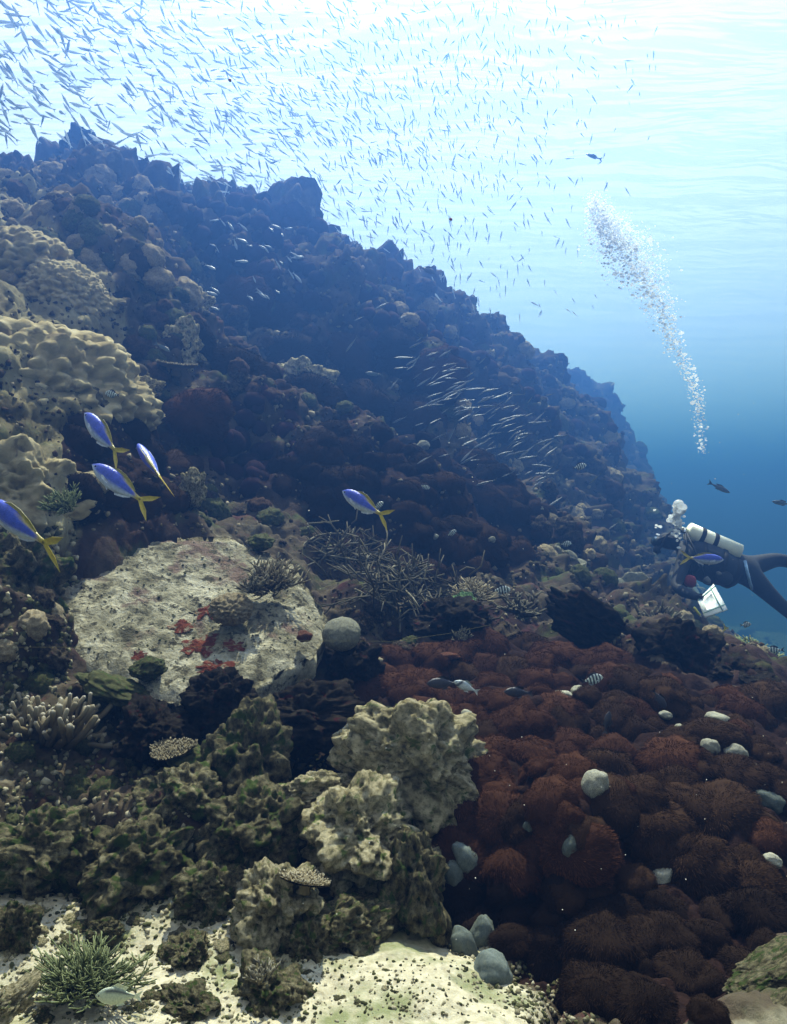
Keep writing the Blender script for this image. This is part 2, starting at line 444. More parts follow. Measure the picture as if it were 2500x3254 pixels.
# the sea surface seen from beneath: waves lit from above
def sea_mat():
    m, t, b = new_mat('sea_surface'); L = t.links.new
    t.nodes.remove(b)
    out = t.nodes['Material Output']
    tr = nd(t, 'ShaderNodeBsdfTransparent'); tr.inputs[0].default_value = (.93, .98, 1, 1)
    tl = nd(t, 'ShaderNodeBsdfTranslucent'); tl.inputs[0].default_value = (1, .97, .95, 1)
    tc = nd(t, 'ShaderNodeTexCoord')
    mp = nd(t, 'ShaderNodeMapping'); mp.inputs['Scale'].default_value = (.28, 1.1, 1); mp.inputs['Rotation'].default_value = (0, 0, -1.05); L(tc.outputs['Object'], mp.inputs[0])
    n = nd(t, 'ShaderNodeTexNoise', inp={'Scale': .5, 'Detail': 4.0, 'Roughness': .5, 'Distortion': .25}); L(mp.outputs[0], n.inputs['Vector'])
    bp = nd(t, 'ShaderNodeBump', inp={'Strength': 1.0, 'Distance': 3.2}); L(n.outputs[0], bp.inputs['Height'])
    L(bp.outputs[0], tl.inputs['Normal'])
    mx = nd(t, 'ShaderNodeMixShader'); mx.inputs[0].default_value = .23
    L(tr.outputs[0], mx.inputs[1]); L(tl.outputs[0], mx.inputs[2]); L(mx.outputs[0], out.inputs[0])
    return m
SEA_Z = 8.6
g = np.linspace(-1, 1, 260); g = 60 * g + 270 * g ** 5; GX, GY = np.meshgrid(g, g)
q = np.stack([GX.ravel() * .35 + GY.ravel() * .12, GY.ravel() * .16, GX.ravel() * 0], 1)
sea = obj('sea_surface', mesh('sea_surface', np.stack([GX.ravel(), GY.ravel(), SEA_Z + .22 * fbm(q, 3)], 1), grid_faces(260, 260), sea_mat()))
tag(sea, 'bright rippled sea surface seen from below', None, kind='structure')

# the water itself: one even box of haze
def haze_mat():
    m = bpy.data.materials.new('sea_water'); m.use_nodes = True; t = m.node_tree
    t.nodes.remove(t.nodes['Principled BSDF'])
    v = nd(t, 'ShaderNodeVolumePrincipled')
    v.inputs['Color'].default_value = (.085, .245, .80, 1)
    v.inputs['Absorption Color'].default_value = (.075, .24, .88, 1)
    v.inputs['Density'].default_value = .059
    v.inputs['Anisotropy'].default_value = .74
    t.links.new(v.outputs[0], t.nodes['Material Output'].inputs['Volume'])
    m.cycles.homogeneous_volume = True
    return m
bm = bmesh.new(); bmesh.ops.create_cube(bm, size=1)
for v in bm.verts: v.co = (v.co.x * 640, v.co.y * 640, -15.5 if v.co.z < 0 else SEA_Z - .32)
me = bpy.data.meshes.new('haze'); bm.to_mesh(me); bm.free(); me.materials.append(haze_mat())
tag(obj('haze', me), 'blue sea water haze', None, kind='stuff')

bpy.context.view_layer.update()
from mathutils.bvhtree import BVHTree
reef_bvh = BVHTree.FromObject(reef, bpy.context.evaluated_depsgraph_get())
def hit(px, py, default=None):
    d = P(px, py, 1.0).normalized()
    loc, nrm_, _i, _d = reef_bvh.ray_cast(Vector((0, 0, 0)), d)
    if loc is None:
        return (P(px, py, default) if default else None), Vector((0, 0, 1))
    return loc, nrm_
# ------------------------------------------------------------------ surfaces of things
M = {}
M['pale_rock'] = growth_mat('pale_rock', [(0.06739, 0.0594, 0.02786), (0.2696, 0.2376, 0.13), (0.5166, 0.4536, 0.2786), (0.6739, 0.6048, 0.3901)], 7.0, bump=.8, bscale=70, speck=((0.05054, 0.0432, 0.02322), 34.0, .60), patch=((0.1236, 0.162, 0.04644), 4.0, .58), rand=.12)
M['grey_rock'] = growth_mat('grey_rock', [(0.02224, 0.02139, 0.01226), (0.08899, 0.07843, 0.04292), (0.2001, 0.1782, 0.1012), (0.3263, 0.2923, 0.1778)], 6.0, bump=.8, bscale=60, speck=((0.02596, 0.02139, 0.0135), 30.0, .58), patch=((0.06303, 0.09269, 0.02453), 3.2, .53), rand=.2)
M['slope_rock'] = growth_mat('slope_rock', [(0.01488, 0.01091, 0.008928), (0.04216, 0.03224, 0.0248), (0.08432, 0.06944, 0.04464), (0.1488, 0.129, 0.08928)], 5.0, bump=.8, bscale=40, patch=((0.06944, 0.02232, 0.0248), 3.0, .60), speck=((0.1587, 0.1389, 0.0992), 14.0, .66), rand=.25)
M['cream'] = growth_mat('cream_coral', [(0.1947, 0.1558, 0.07787), (0.3115, 0.2628, 0.146), (0.4088, 0.3602, 0.2238)], 5.0, bump=.35, bscale=90, patch=((0.1558, 0.1265, 0.073), 2.6, .60), rand=.1)
M['slab'] = growth_mat('slab_rock', [(0.065, 0.0598, 0.039), (0.195, 0.1794, 0.117), (0.377, 0.351, 0.247), (0.52, 0.4875, 0.3575)], 8.5, bump=1.0, bscale=46, speck=((0.0715, 0.065, 0.0416), 20.0, .55), patch=((0.156, 0.1105, 0.0845), 3.6, .57))
M['olive'] = growth_mat('olive_coral', [(0.02925, 0.02925, 0.01287), (0.06435, 0.06728, 0.02925), (0.117, 0.117, 0.05557)], 6.0, bump=.6, bscale=80, patch=((0.0468, 0.07605, 0.02048), 4.0, .55), rand=.25)
M['brown_head'] = growth_mat('brown_coral', [(0.01856, 0.01073, 0.007425), (0.04125, 0.02475, 0.0165), (0.07012, 0.04537, 0.03094)], 6.0, bump=.5, bscale=90, rand=.3)
M['tan'] = growth_mat('tan_coral', [(0.14, 0.112, 0.063), (0.231, 0.189, 0.1155), (0.308, 0.266, 0.175)], 8.0, bump=.5, bscale=120, rand=.15)
M['grey_coral'] = growth_mat('grey_coral', [(0.112, 0.112, 0.084), (0.189, 0.189, 0.14), (0.252, 0.245, 0.182)], 8.0, bump=.5, bscale=130, rand=.15)
M['white_blob'] = growth_mat('whitish_sponge', [(0.1485, 0.1485, 0.108), (0.324, 0.3172, 0.243), (0.4455, 0.4387, 0.351)], 14.0, bump=.4, bscale=120, speck=((0.081, 0.081, 0.05738), 30.0, .53), rand=.2)
M['teal_blob'] = growth_mat('teal_grey_sponge', [(0.063, 0.077, 0.0665), (0.098, 0.1155, 0.1015), (0.133, 0.1505, 0.1295)], 10.0, bump=.3, bscale=90, rand=.2)
M['red_sponge'] = growth_mat('red_sponge', [(.05, .02, .014), (.12, .032, .017), (.16, .06, .035)], 24.0, patch=((.20, .175, .12), 34.0, .53), bump=.7, bscale=90)
M['green_plate'] = growth_mat('green_coral', [(0.072, 0.132, 0.054), (0.12, 0.204, 0.09), (0.18, 0.264, 0.132)], 12.0, bump=.5, bscale=100)
M['black_rock'] = growth_mat('black_rock', [(.008, .008, .009), (.02, .018, .018), (.045, .04, .036)], 6.0, bump=.8, bscale=60)
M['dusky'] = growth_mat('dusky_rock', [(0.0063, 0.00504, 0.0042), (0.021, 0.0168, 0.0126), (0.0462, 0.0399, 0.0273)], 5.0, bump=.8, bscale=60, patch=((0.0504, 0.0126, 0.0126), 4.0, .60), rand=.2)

def tint_mat(name, stops, rough=.9, spec=.02):
    m, t, b = new_mat(name)
    at = nd(t, 'ShaderNodeAttribute', attribute_name='tint')
    oi = nd(t, 'ShaderNodeObjectInfo')
    r = ramp(t, at.outputs['Fac'], stops)
    hs = nd(t, 'ShaderNodeHueSaturation')
    mr = nd(t, 'ShaderNodeMapRange', inp={'To Min': .72, 'To Max': 1.3}); t.links.new(oi.outputs['Random'], mr.inputs[0])
    t.links.new(mr.outputs[0], hs.inputs['Value']); t.links.new(r.outputs[0], hs.inputs['Color'])
    t.links.new(hs.outputs[0], b.inputs['Base Color'])
    b.inputs['Roughness'].default_value = rough; b.inputs['Specular IOR Level'].default_value = spec
    return m
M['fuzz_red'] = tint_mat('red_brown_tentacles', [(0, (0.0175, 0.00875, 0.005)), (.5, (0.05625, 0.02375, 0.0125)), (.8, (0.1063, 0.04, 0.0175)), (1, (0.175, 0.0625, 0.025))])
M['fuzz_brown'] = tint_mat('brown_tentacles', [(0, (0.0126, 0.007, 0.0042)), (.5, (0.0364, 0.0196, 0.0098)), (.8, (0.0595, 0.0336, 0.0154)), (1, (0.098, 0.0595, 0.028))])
M['fuzz_dark'] = tint_mat('dark_tentacles', [(0, (0.0072, 0.0048, 0.003)), (.5, (0.018, 0.0102, 0.006)), (.8, (0.03, 0.0168, 0.0096)), (1, (0.051, 0.027, 0.0156))])  # dark brown fuzz; on the front of the foreground bed it doubles as painted shade
M['fuzz_far'] = tint_mat('far_tufts', [(0, (.010, .006, .009)), (.4, (.032, .014, .022)), (.7, (.065, .024, .028)), (1, (.12, .045, .035))])
M['finger'] = tint_mat('finger_coral', [(0, (0.04, 0.032, 0.0176)), (.6, (0.112, 0.092, 0.056)), (.9, (0.192, 0.168, 0.112)), (1, (0.336, 0.312, 0.248))])
M['twig'] = tint_mat('twig_coral', [(0, (0.07, 0.0595, 0.035)), (.6, (0.168, 0.14, 0.084)), (1, (0.322, 0.287, 0.196))])
M['twig_grey'] = tint_mat('grey_twigs', [(0, (0.0375, 0.03375, 0.0225)), (.6, (0.09, 0.0825, 0.06)), (1, (0.195, 0.18, 0.1275))])
M['twig_green'] = tint_mat('green_twigs', [(0, (0.042, 0.049, 0.021)), (.6, (0.105, 0.126, 0.0525)), (1, (0.224, 0.252, 0.126))])

# ------------------------------------------------------------------ shapes
def blob(sub, seed, a1=.25, f1=1.2, a2=.12, f2=3.4, a3=.04, f3=9.0, pit=None, knob=None, sc=(1, 1, 1), flat=None, fine=0):
    D, T = ico(sub); Q = D + seed * 7.77
    r = 1 + a1 * fbm(Q * f1, 2) * 1.6 + a2 * (fbm(Q * f2, 2) * 1.3 if fine else fbm(Q * f2, 2, billow=True)) + a3 * fbm(Q * f3, 3)
    if pit: r -= pit[1] * ss(.42, .12, worley(Q * pit[0]))
    if knob:
        w_ = worley(Q * knob[0], .75); r += knob[1] * np.sqrt(np.clip(1 - (w_ / .62) ** 2, 0, 1))
    if fine:
        r -= .07 * ss(.40, .18, worley(Q * 9.5 + 2)) + .035 * ss(.42, .2, worley(Q * 20 + 5))
        r += fine * fbm(Q * 15, 3)
    V = D * r[:, None]
    if flat is not None: V[:, 2] = np.where(V[:, 2] > flat, flat + (V[:, 2] - flat) * .22, V[:, 2])
    return V * np.array(sc), T

def q_up(n, yaw, blend=.5):
    """orientation: local Z between the surface normal and straight up, spun by yaw"""
    z = (Vector(n) * blend + Vector((0, 0, 1)) * (1 - blend)).normalized()
    return z.to_track_quat('Z', 'Y') @ Quaternion((0, 0, 1), yaw)

def in_poly(x, y, poly):
    c = False; n = len(poly)
    for i in range(n):
        x1, y1 = poly[i]; x2, y2 = poly[i - 1]
        if (y1 > y) != (y2 > y) and x < (x2 - x1) * (y - y1) / (y2 - y1) + x1: c = not c
    return c

# ---- soft coral mounds with hanging tentacles
def mound_meshes(seed, mat, nb=6000, ln=.115):
    rs = np.random.default_rng(seed)
    V, T = blob(3, seed, .22, 1.4, .05, 3, .02, 6, sc=(1, 1, .8))
    body = mesh('soft_coral_mound', V, T, mat, True, np.full(len(V), .25))
    k = np.arange(nb) + .5
    z = 1 - 1.35 * k / nb; ph = k * 2.39996 + rs.normal(0, .25, nb); rr = np.sqrt(np.clip(1 - z * z, 0, 1))
    N = np.stack([rr * np.cos(ph), rr * np.sin(ph), z], 1)
    Bp = N * np.array([1, 1, .8]) * (1 + .22 * fbm((N + seed * 7.77) * 1.4, 2)[:, None] * 1.6) * .97
    dn = np.array([.35, -.15, -1.0]) + rs.normal(0, .22, (nb, 3)) + .9 * np.stack([noise(N * 1.7 + seed), noise(N * 1.7 + seed + 9), noise(N * 1.7 + seed + 21)], 1); dn -= N * (dn * N).sum(1)[:, None]
    d = N * .5 + dn * .8 + rs.normal(0, .12, (nb, 3))
    d /= np.linalg.norm(d, axis=1)[:, None]
    L_ = ln * rs.uniform(.55, 1.25, nb)
    side = np.cross(d, rs.normal(size=(nb, 3))); side /= np.linalg.norm(side, axis=1)[:, None]
    wd = rs.uniform(.004, .007, nb)[:, None]
    p1 = Bp + N * (L_ * .22)[:, None] + d * (L_ * .35)[:, None]
    p2 = p1 + d * (L_ * .5)[:, None] + np.array([0, 0, -1]) * (L_ * .22)[:, None]
    VV = np.stack([Bp - side * wd, Bp + side * wd, p1 - side * wd * .9, p1 + side * wd * .9, p2], 1).reshape(-1, 3)
    b = np.arange(nb) * 5
    Qd = np.stack([b, b + 1, b + 3, b + 2], 1); Tr = np.stack([b + 2, b + 3, b + 4], 1)
    t0 = rs.uniform(.36, .56, nb)
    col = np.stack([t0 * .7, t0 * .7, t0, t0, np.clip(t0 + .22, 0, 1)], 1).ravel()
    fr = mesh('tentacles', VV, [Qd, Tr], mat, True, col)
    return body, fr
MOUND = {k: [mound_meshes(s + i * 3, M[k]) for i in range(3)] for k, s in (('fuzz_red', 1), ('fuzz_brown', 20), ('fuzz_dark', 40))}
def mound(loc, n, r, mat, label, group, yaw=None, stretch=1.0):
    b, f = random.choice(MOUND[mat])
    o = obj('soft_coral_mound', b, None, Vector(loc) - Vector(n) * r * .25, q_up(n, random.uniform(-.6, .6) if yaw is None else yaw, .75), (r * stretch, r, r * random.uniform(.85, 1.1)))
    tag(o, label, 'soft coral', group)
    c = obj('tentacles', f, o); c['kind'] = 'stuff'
    return o

# ---- branching corals
def branch_coral(seed, mat, n=40, length=1.0, rad=.06, spread=.9, twig=3, tip=.6, bend=.3, sides=6, seg=5, base=.35):
    rs = np.random.default_rng(seed); mb = MB()
    for k in range(n):
        a = rs.uniform(0, 2 * math.pi); t = spread * math.sqrt(rs.uniform(0, 1))
        d = np.array([math.cos(a) * math.sin(t), math.sin(a) * math.sin(t), math.cos(t)])
        p = np.array([math.cos(a), math.sin(a), 0]) * base * rs.uniform(0, 1) * (t / spread)
        L_ = length * rs.uniform(.55, 1.0); pts_ = [p - d * .08]; dd = d.copy()
        for s in range(seg):
            dd = dd + rs.normal(0, bend * .35, 3) + np.array([0, 0, .08]); dd /= np.linalg.norm(dd)
            pts_.append(pts_[-1] + dd * L_ / seg)
        pts_ = np.array(pts_); rr = np.linspace(rad, rad * tip, len(pts_)) * rs.uniform(.8, 1.2)
        V, Q, T = tube(pts_, rr, sides)
        col = np.concatenate([np.repeat(np.linspace(.05, .9, len(pts_)), sides), [1, .05]])
        mb.add(V, Q, T, np.clip(col + rs.uniform(-.1, .05), 0, 1))
        for j in range(twig):
            i = rs.integers(1, len(pts_) - 1); e = dd + rs.normal(0, .8, 3); e /= np.linalg.norm(e); e[2] = abs(e[2])
            l2 = L_ * rs.uniform(.18, .38)
            q2 = np.array([pts_[i], pts_[i] + e * l2 * .5, pts_[i] + e * l2 + np.array([0, 0, l2 * .2])])
            V, Q, T = tube(q2, [rad * .75, rad * .65, rad * tip * .7], sides)
            mb.add(V, Q, T, np.concatenate([np.repeat([.3, .6, .95], sides), [1, .3]]))
    return mb.build('branching_coral', mat)

def table_coral(seed, mat, n=240, r=1.0):
    """a thin plate on a short foot, covered with upright branchlets"""
    rs = np.random.default_rng(seed); mb = MB()
    nr, nc = 7, 28; ang = np.arange(nc) * 2 * math.pi / nc
    for s, zz in ((1, 0.0), (-1, -.07)):
        rad = np.linspace(.02, 1, nr)[:, None] * (1 + .13 * np.sin(3 * ang + seed) + .07 * np.sin(7 * ang + seed * 2))[None]
        V = np.stack([rad * np.cos(ang), rad * np.sin(ang), zz + .12 * rad ** 2 - (.10 * (1 - rad) if s < 0 else 0)], -1).reshape(-1, 3)
        Q = grid_faces(nr, nc, True); mb.add(V, Q if s > 0 else Q[:, ::-1], None, .25)
    mb.tube([[0, 0, -.45], [0, 0, -.2], [0, 0, -.02]], [.3, .2, .35], 9, .15)
    for k in range(n):
        q_ = math.sqrt(rs.uniform(0, 1)) * .98; a = rs.uniform(0, 2 * math.pi); q_ *= (1 + .13 * math.sin(3 * a + seed) + .07 * math.sin(7 * a + seed * 2))
        p = np.array([q_ * math.cos(a), q_ * math.sin(a), .12 * q_ * q_])
        d = np.array([math.cos(a) * q_ * .7, math.sin(a) * q_ * .7, 1.0]) + rs.normal(0, .2, 3); d /= np.linalg.norm(d)
        h = rs.uniform(.09, .17)
        V, Q, T = tube([p, p + d * h * .6, p + d * h], [.035, .03, .018], 5); mb.add(V, Q, T, np.concatenate([np.repeat([.3, .6, .9], 5), [1, .3]]))
    return mb.build('table_coral', mat)

def leaf_plate(seed, mat, lobes=6):
    """whorl of upright folded plates"""
    rs = np.random.default_rng(seed); mb = MB(); D, T = ico(3)
    for k in range(lobes):
        a = k * 2 * math.pi / lobes + rs.uniform(-.3, .3); c = rs.uniform(.2, .55)
        V = D * np.array([.07, .45, .4]) * (1 + .2 * fbm(D * 2 + k + seed, 2)[:, None])
        V[:, 0] += .25 * V[:, 1] ** 2; V[:, 2] += .25
        R_ = np.array(Euler((0, .6, a)).to_matrix()); V = V @ R_.T + np.array([math.cos(a) * c, math.sin(a) * c, 0])
        mb.add(V, None, T, np.clip(.3 + V[:, 2], 0, 1))
    return mb.build('leaf_coral', mat)

def place(name, me, px, py, size, label, cat, group=None, d=None, blend=.4, yaw=None, sink=.2, sc=(1, 1, 1), rot=None):
    """stand a mesh of unit radius on the reef where the photograph shows it"""
    loc, n = hit(px, py)
    if d is not None: loc = P(px, py, d)
    if loc is None: return None
    y_ = random.uniform(0, 6.28) if yaw is None else yaw
    q = rot if rot is not None else q_up(n, y_, blend)
    o = obj(name, me, None, Vector(loc) - (q @ Vector((0, 0, 1))) * size * sink, q, tuple(size * s for s in sc))
    return tag(o, label, cat, group)
# ------------------------------------------------------------------ large rocks and coral masses
def pxs(n, d): return n * d / F       # length of n photograph pixels at d metres

# flat slab, its front lip hanging over a dark gap
def slab_mesh():
    # outline in photograph pixels and depth, laid out as a real tilted plate
    rim = [(130,1900,3.2),(170,1760,3.45),(330,1705,3.62),(560,1690,3.75),(760,1700,3.8),(900,1760,3.68),(985,1860,3.5),(1040,1960,3.3),(1000,2030,3.12),
           (900,2100,2.98),(800,2170,2.86),(680,2215,2.78),(520,2190,2.80),(400,2160,2.84),(300,2130,2.88),(190,2040,3.0)]
    Rm = np.array([P(*r) for r in rim]); n = len(Rm)
    t = np.arange(n + 1); tt = np.linspace(0, n, 220, endpoint=False)
    Rc = np.vstack([Rm, Rm[:1]]); Rf = np.stack([np.interp(tt, t, Rc[:, k]) for k in range(3)], 1)
    for _ in range(6): Rf = (np.roll(Rf, 1, 0) + Rf * 2 + np.roll(Rf, -1, 0)) / 4
    c = Rf.mean(0); A = np.c_[Rf[:, :2], np.ones(len(Rf))]; pl = np.linalg.lstsq(A, Rf[:, 2], rcond=None)[0]
    wob = 1 + .05 * fbm(np.c_[Rf * 5], 3) + .03 * fbm(Rf * 16, 2)
    rings = []
    for s in np.linspace(.02, 1, 60): rings.append(('t', s))
    for s in (1.012, 1.008, .985, .95, .9, .8, .6, .3): rings.append(('b', s))
    V = []
    depth = {1.012: .03, 1.008: .07, .985: .12, .95: .17, .9: .21, .8: .25, .6: .28, .3: .3}
    for kind, s in rings:
        xy = c[:2] + (Rf[:, :2] - c[:2]) * (s * (1 + (wob - 1) * s))[:, None]
        z = np.c_[xy, np.ones(len(xy))] @ pl
        z = z + (Rf[:, 2] - A @ pl) * s * s
        if kind == 'b': z = z - depth[s]
        V.append(np.c_[xy, z])
    V = np.vstack(V)
    nseg = len(Rf)
    top = np.arange(60 * nseg)
    h = .028 * fbm(V * 3.2, 3) + .020 * fbm(V * 10, 3, billow=True) + .010 * fbm(V * 30, 2)
    h[:60 * nseg] -= .05 * np.repeat(np.linspace(0, 1, 60) ** 12, nseg)
    V[:, 2] += h; V[60 * nseg:, :2] += .03 * np.c_[fbm(V[60 * nseg:] * 8, 2), fbm(V[60 * nseg:] * 8 + 31, 2)]
    return mesh('rock_slab', V - c, grid_faces(len(rings), nseg, True)[:, ::-1], M['slab']), c
me, c = slab_mesh()
slab = tag(obj('rock_slab', me, None, c), 'broad flat pale slab with crimson crusts overhanging a dark gap', 'rock')
bpy.context.view_layer.update()
slab_bvh = BVHTree.FromObject(slab, bpy.context.evaluated_depsgraph_get())
def on_slab(px, py):
    d = P(px, py, 1).normalized()
    l, n, _i, _d = slab_bvh.ray_cast(-slab.location, d)
    if l is None: return None, Vector((0, 0, 1))
    return l + slab.location, (n if n.z > 0 else -n)

# knobby cream coral colony on the left
def knob_mass():
    D, T = ico(6); Q = D + 3.3
    r = 1 + .25 * fbm(Q * 1.1, 2) + .06 * fbm(Q * 3, 2)
    w_ = worley(Q * 7.2, .8); r += .13 * np.sqrt(np.clip(1 - (w_ / .66) ** 2, 0, 1))
    w2_ = worley(Q * 15 + 4, .8); r += .045 * np.sqrt(np.clip(1 - (w2_ / .62) ** 2, 0, 1))
    r -= .10 * ss(.30, .1, worley(Q * 2.7 + 9))
    return mesh('knobby_coral', D * r[:, None], T, M['cream'])
km = knob_mass()
place('knobby_coral', km, 90, 1300, .64, 'broad cream colony covered in rounded knobs behind the four blue fish', 'coral', d=4.15, rot=Quaternion((0, 0, 1), .4), sink=0, sc=(.92, .75, .62))
place('knobby_coral', km, 60, 900, .5, 'smaller cream knobby colony at the edge above the broad one', 'coral', d=5.2, rot=Quaternion((0, 0, 1), 2.1), sink=0, sc=(.9, .8, .55))
place('knobby_coral', km, 205, 955, .26, 'pale knobby lump between the cream colony and the tall boulder', 'coral', d=4.9, rot=Quaternion((0, 0, 1), 4.1), sink=0, sc=(1, .8, .8))

ROCK = [mesh('rock', *blob(6, s, .42, 1.25, .26, 2.5, .09, 7, pit=(3.6, .22), fine=.05), M['pale_rock']) for s in (1, 2, 3)]
ROCKG = []
for m_ in ROCK:
    q_ = m_.copy(); q_.materials[0] = M['grey_rock']; ROCKG.append(q_)
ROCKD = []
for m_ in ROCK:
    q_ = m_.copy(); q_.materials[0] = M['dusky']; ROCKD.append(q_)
craggy = mesh('rock', *blob(6, 5, .40, 1.2, .20, 2.6, .08, 7, pit=(7, .10), fine=.05), M['pale_rock'])
craggy2 = mesh('rock', *blob(6, 8, .42, 1.3, .26, 2.7, .09, 8, pit=(4.6, .18), fine=.05), M['pale_rock'])

CREAMR = ROCK[2].copy(); CREAMR.materials[0] = M['cream']
def rk(me, px, py, d, w_px, h_px, label, yaw=0, tilt=0, roll=0, dep=.9, cat='rock', name='rock', group=None):
    """a rock w_px x h_px photograph pixels across, its middle at the pixel, d metres ahead"""
    q = Euler((tilt, roll, yaw)).to_quaternion()
    o = obj(name, me, None, P(px, py, d), q, None)
    sx, sz = pxs(w_px, d) / 2, pxs(h_px, d) / 2
    o.scale = (sx, (sx + sz) / 2 * dep, sz); o.scale = Vector(o.scale) * 1.12
    return tag(o, label, cat, group)
rk(craggy, 1315, 2420, 2.45, 400, 330, 'pale pitted boulder with a ragged crest beside the red brown bed', 0, 0, .22)
rk(craggy2, 1140, 2655, 2.2, 360, 270, 'large pale cratered boulder in the middle below the ragged crested one', 1.2)
rk(ROCK[1], 1010, 2530, 2.35, 230, 130, 'low pale rock wedged on top of the cratered boulder', .6)
rk(ROCK[0], 880, 2880, 1.95, 270, 230, 'upright pale knobby boulder above the sand patch', 2.0)
rk(ROCKG[2], 985, 3020, 1.88, 170, 190, 'squat grey green rock at the foot of the upright boulder', .4)
rk(ROCKG[0], 820, 2640, 2.2, 300, 260, 'grey green mossy boulder left of the cratered boulder', 1.0)
rk(ROCKG[1], 790, 2440, 2.5, 230, 330, 'tall grey green boulder under the slab lip', 3.4)
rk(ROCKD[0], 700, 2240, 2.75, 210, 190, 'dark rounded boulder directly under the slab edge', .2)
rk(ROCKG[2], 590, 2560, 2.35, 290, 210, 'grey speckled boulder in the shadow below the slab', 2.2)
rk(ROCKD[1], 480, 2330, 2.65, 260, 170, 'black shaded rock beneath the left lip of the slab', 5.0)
rk(ROCKG[0], 430, 2760, 2.1, 330, 260, 'green tinged boulder above the rubble at lower left', 4.1)
rk(ROCKG[1], 140, 2720, 2.1, 300, 240, 'green tinged boulder at the left edge of the picture', 2.7)
rk(ROCKG[2], 660, 2840, 2.0, 190, 160, 'dark green rock between the mossy and upright boulders', .9)
rk(ROCKG[1], 600, 3020, 1.85, 180, 90, 'flat greenish rock lying on the pale rubble', 1.9)
rk(ROCKG[0], 330, 2965, 1.88, 95, 75, 'small round green stone on the pale sand at lower left', .3)
rk(ROCKG[2], 50, 2960, 1.85, 120, 150, 'dark green stone standing in sand at the left edge', 1.1)
rk(ROCKG[0], 590, 3190, 1.68, 210, 90, 'mossy green rock along the bottom edge', 2.4)
rk(ROCKG[1], 850, 3150, 1.72, 220, 170, 'green rock with a pale top beside the sand hollow', 5.2)
rk(ROCKG[2], 1110, 2960, 1.95, 260, 170, 'low mossy rock behind the sand hollow', .8)
rk(ROCKG[0], 1300, 2830, 2.12, 210, 330, 'dark grey rock wall between the boulders and the brown bed', 3.3)
rk(ROCK[2], 30, 3190, 1.6, 160, 75, 'pale oblong stone in the bottom left corner', .5, 0, -.5)
craggy_g = craggy.copy(); craggy_g.materials[0] = M['grey_rock']
rk(craggy_g, 2500, 3075, 1.68, 330, 80, 'low green ridged rock jutting in from the right edge', .25, .2, -.3, .75)
rk(craggy_g, 2520, 3245, 1.45, 300, 85, 'green grained rock in the bottom right corner', .4, .25, -.3, .75)
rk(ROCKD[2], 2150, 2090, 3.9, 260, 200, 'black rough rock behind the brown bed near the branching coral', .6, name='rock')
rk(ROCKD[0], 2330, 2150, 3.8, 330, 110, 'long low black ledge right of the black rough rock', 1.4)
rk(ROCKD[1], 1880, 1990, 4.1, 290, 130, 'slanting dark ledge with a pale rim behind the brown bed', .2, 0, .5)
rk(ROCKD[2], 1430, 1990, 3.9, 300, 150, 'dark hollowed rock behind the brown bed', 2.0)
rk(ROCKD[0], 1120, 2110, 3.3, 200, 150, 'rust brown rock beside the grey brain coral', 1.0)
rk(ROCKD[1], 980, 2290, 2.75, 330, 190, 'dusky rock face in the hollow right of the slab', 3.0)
rk(ROCK[1], 1320, 1105, 9.3, 120, 90, 'pink beige lump standing out on the far slope', .7)
rk(ROCK[2], 970, 1220, 6.8, 150, 130, 'grey beige boulder in the middle of the shaded slope', .2)
rk(ROCK[0], 330, 925, 5.5, 90, 150, 'smooth upright pale boulder above the dark cleft', .9)
rk(ROCKD[2], 330, 1080, 5.3, 200, 270, 'rock coloured dark for the shade beneath the upright pale boulder', 2.9)  # dusky colour paints in the shade below the boulder
rk(ROCK[0], 600, 970, 6.1, 130, 110, 'round olive boulder right of the upright pale one', 2.9)
rk(ROCK[1], 430, 1000, 5.7, 190, 140, 'sloping olive boulder against the upright pale one', 4.4)
rk(ROCK[2], 460, 1080, 5.4, 120, 130, 'rounded beige boulder below the sloping olive one', 5.4)
rk(ROCK[1], 570, 1120, 5.3, 140, 170, 'leaning pink tinged boulder above the small table coral', 1.7)
rk(ROCK[0], 615, 1550, 4.0, 62, 110, 'small whitish block at the foot of the brown mounds', 1.0)
rk(ROCK[2], 470, 1230, 4.7, 75, 55, 'white topped knob right of the cream colony', .1)
rk(ROCKD[1], 270, 500, 9.9, 140, 130, 'dark jagged pinnacle on the reef crest', .3, 0, .2)
rk(CREAMR, 60, 1600, 3.45, 430, 330, 'green flecked rough rock below the broad knobby colony', .8)
rk(ROCKG[0], 60, 1850, 3.1, 260, 260, 'dark speckled rock at the left edge beside the slab', 2.8)
rk(ROCK[1], 30, 640, 7.4, 130, 90, 'pale angular block at the left edge under the crest', .3)

# ------------------------------------------------------------------ brown soft coral beds
def bed_fill(poly, dx, dy, rpx, mats, label, group, keep=1.0, jit=.45):
    xs = [p[0] for p in poly]; ys = [p[1] for p in poly]; n = 0
    y = min(ys); row = 0
    while y < max(ys):
        sy = dy(y); sx = dx(y); x = min(xs) + (row % 2) * sx * .5
        while x < max(xs):
            px, py = x + random.uniform(-jit, jit) * sx, y + random.uniform(-jit, jit) * sy
            if in_poly(px, py, poly) and random.random() < keep:
                loc, nn = hit(px, py)
                if loc is not None:
                    dd = loc.y; mt = mats(px, py)
                    mound(loc, nn, pxs(rpx(py) * random.uniform(.6, 1.4), dd), mt, label(mt), group(mt), stretch=random.uniform(1, 1.35)); n += 1
            x += sx
        y += sy; row += 1
    return n
lin = lambda y0, v0, y1, v1: (lambda y: v0 + (v1 - v0) * min(1, max(0, (y - y0) / (y1 - y0))))
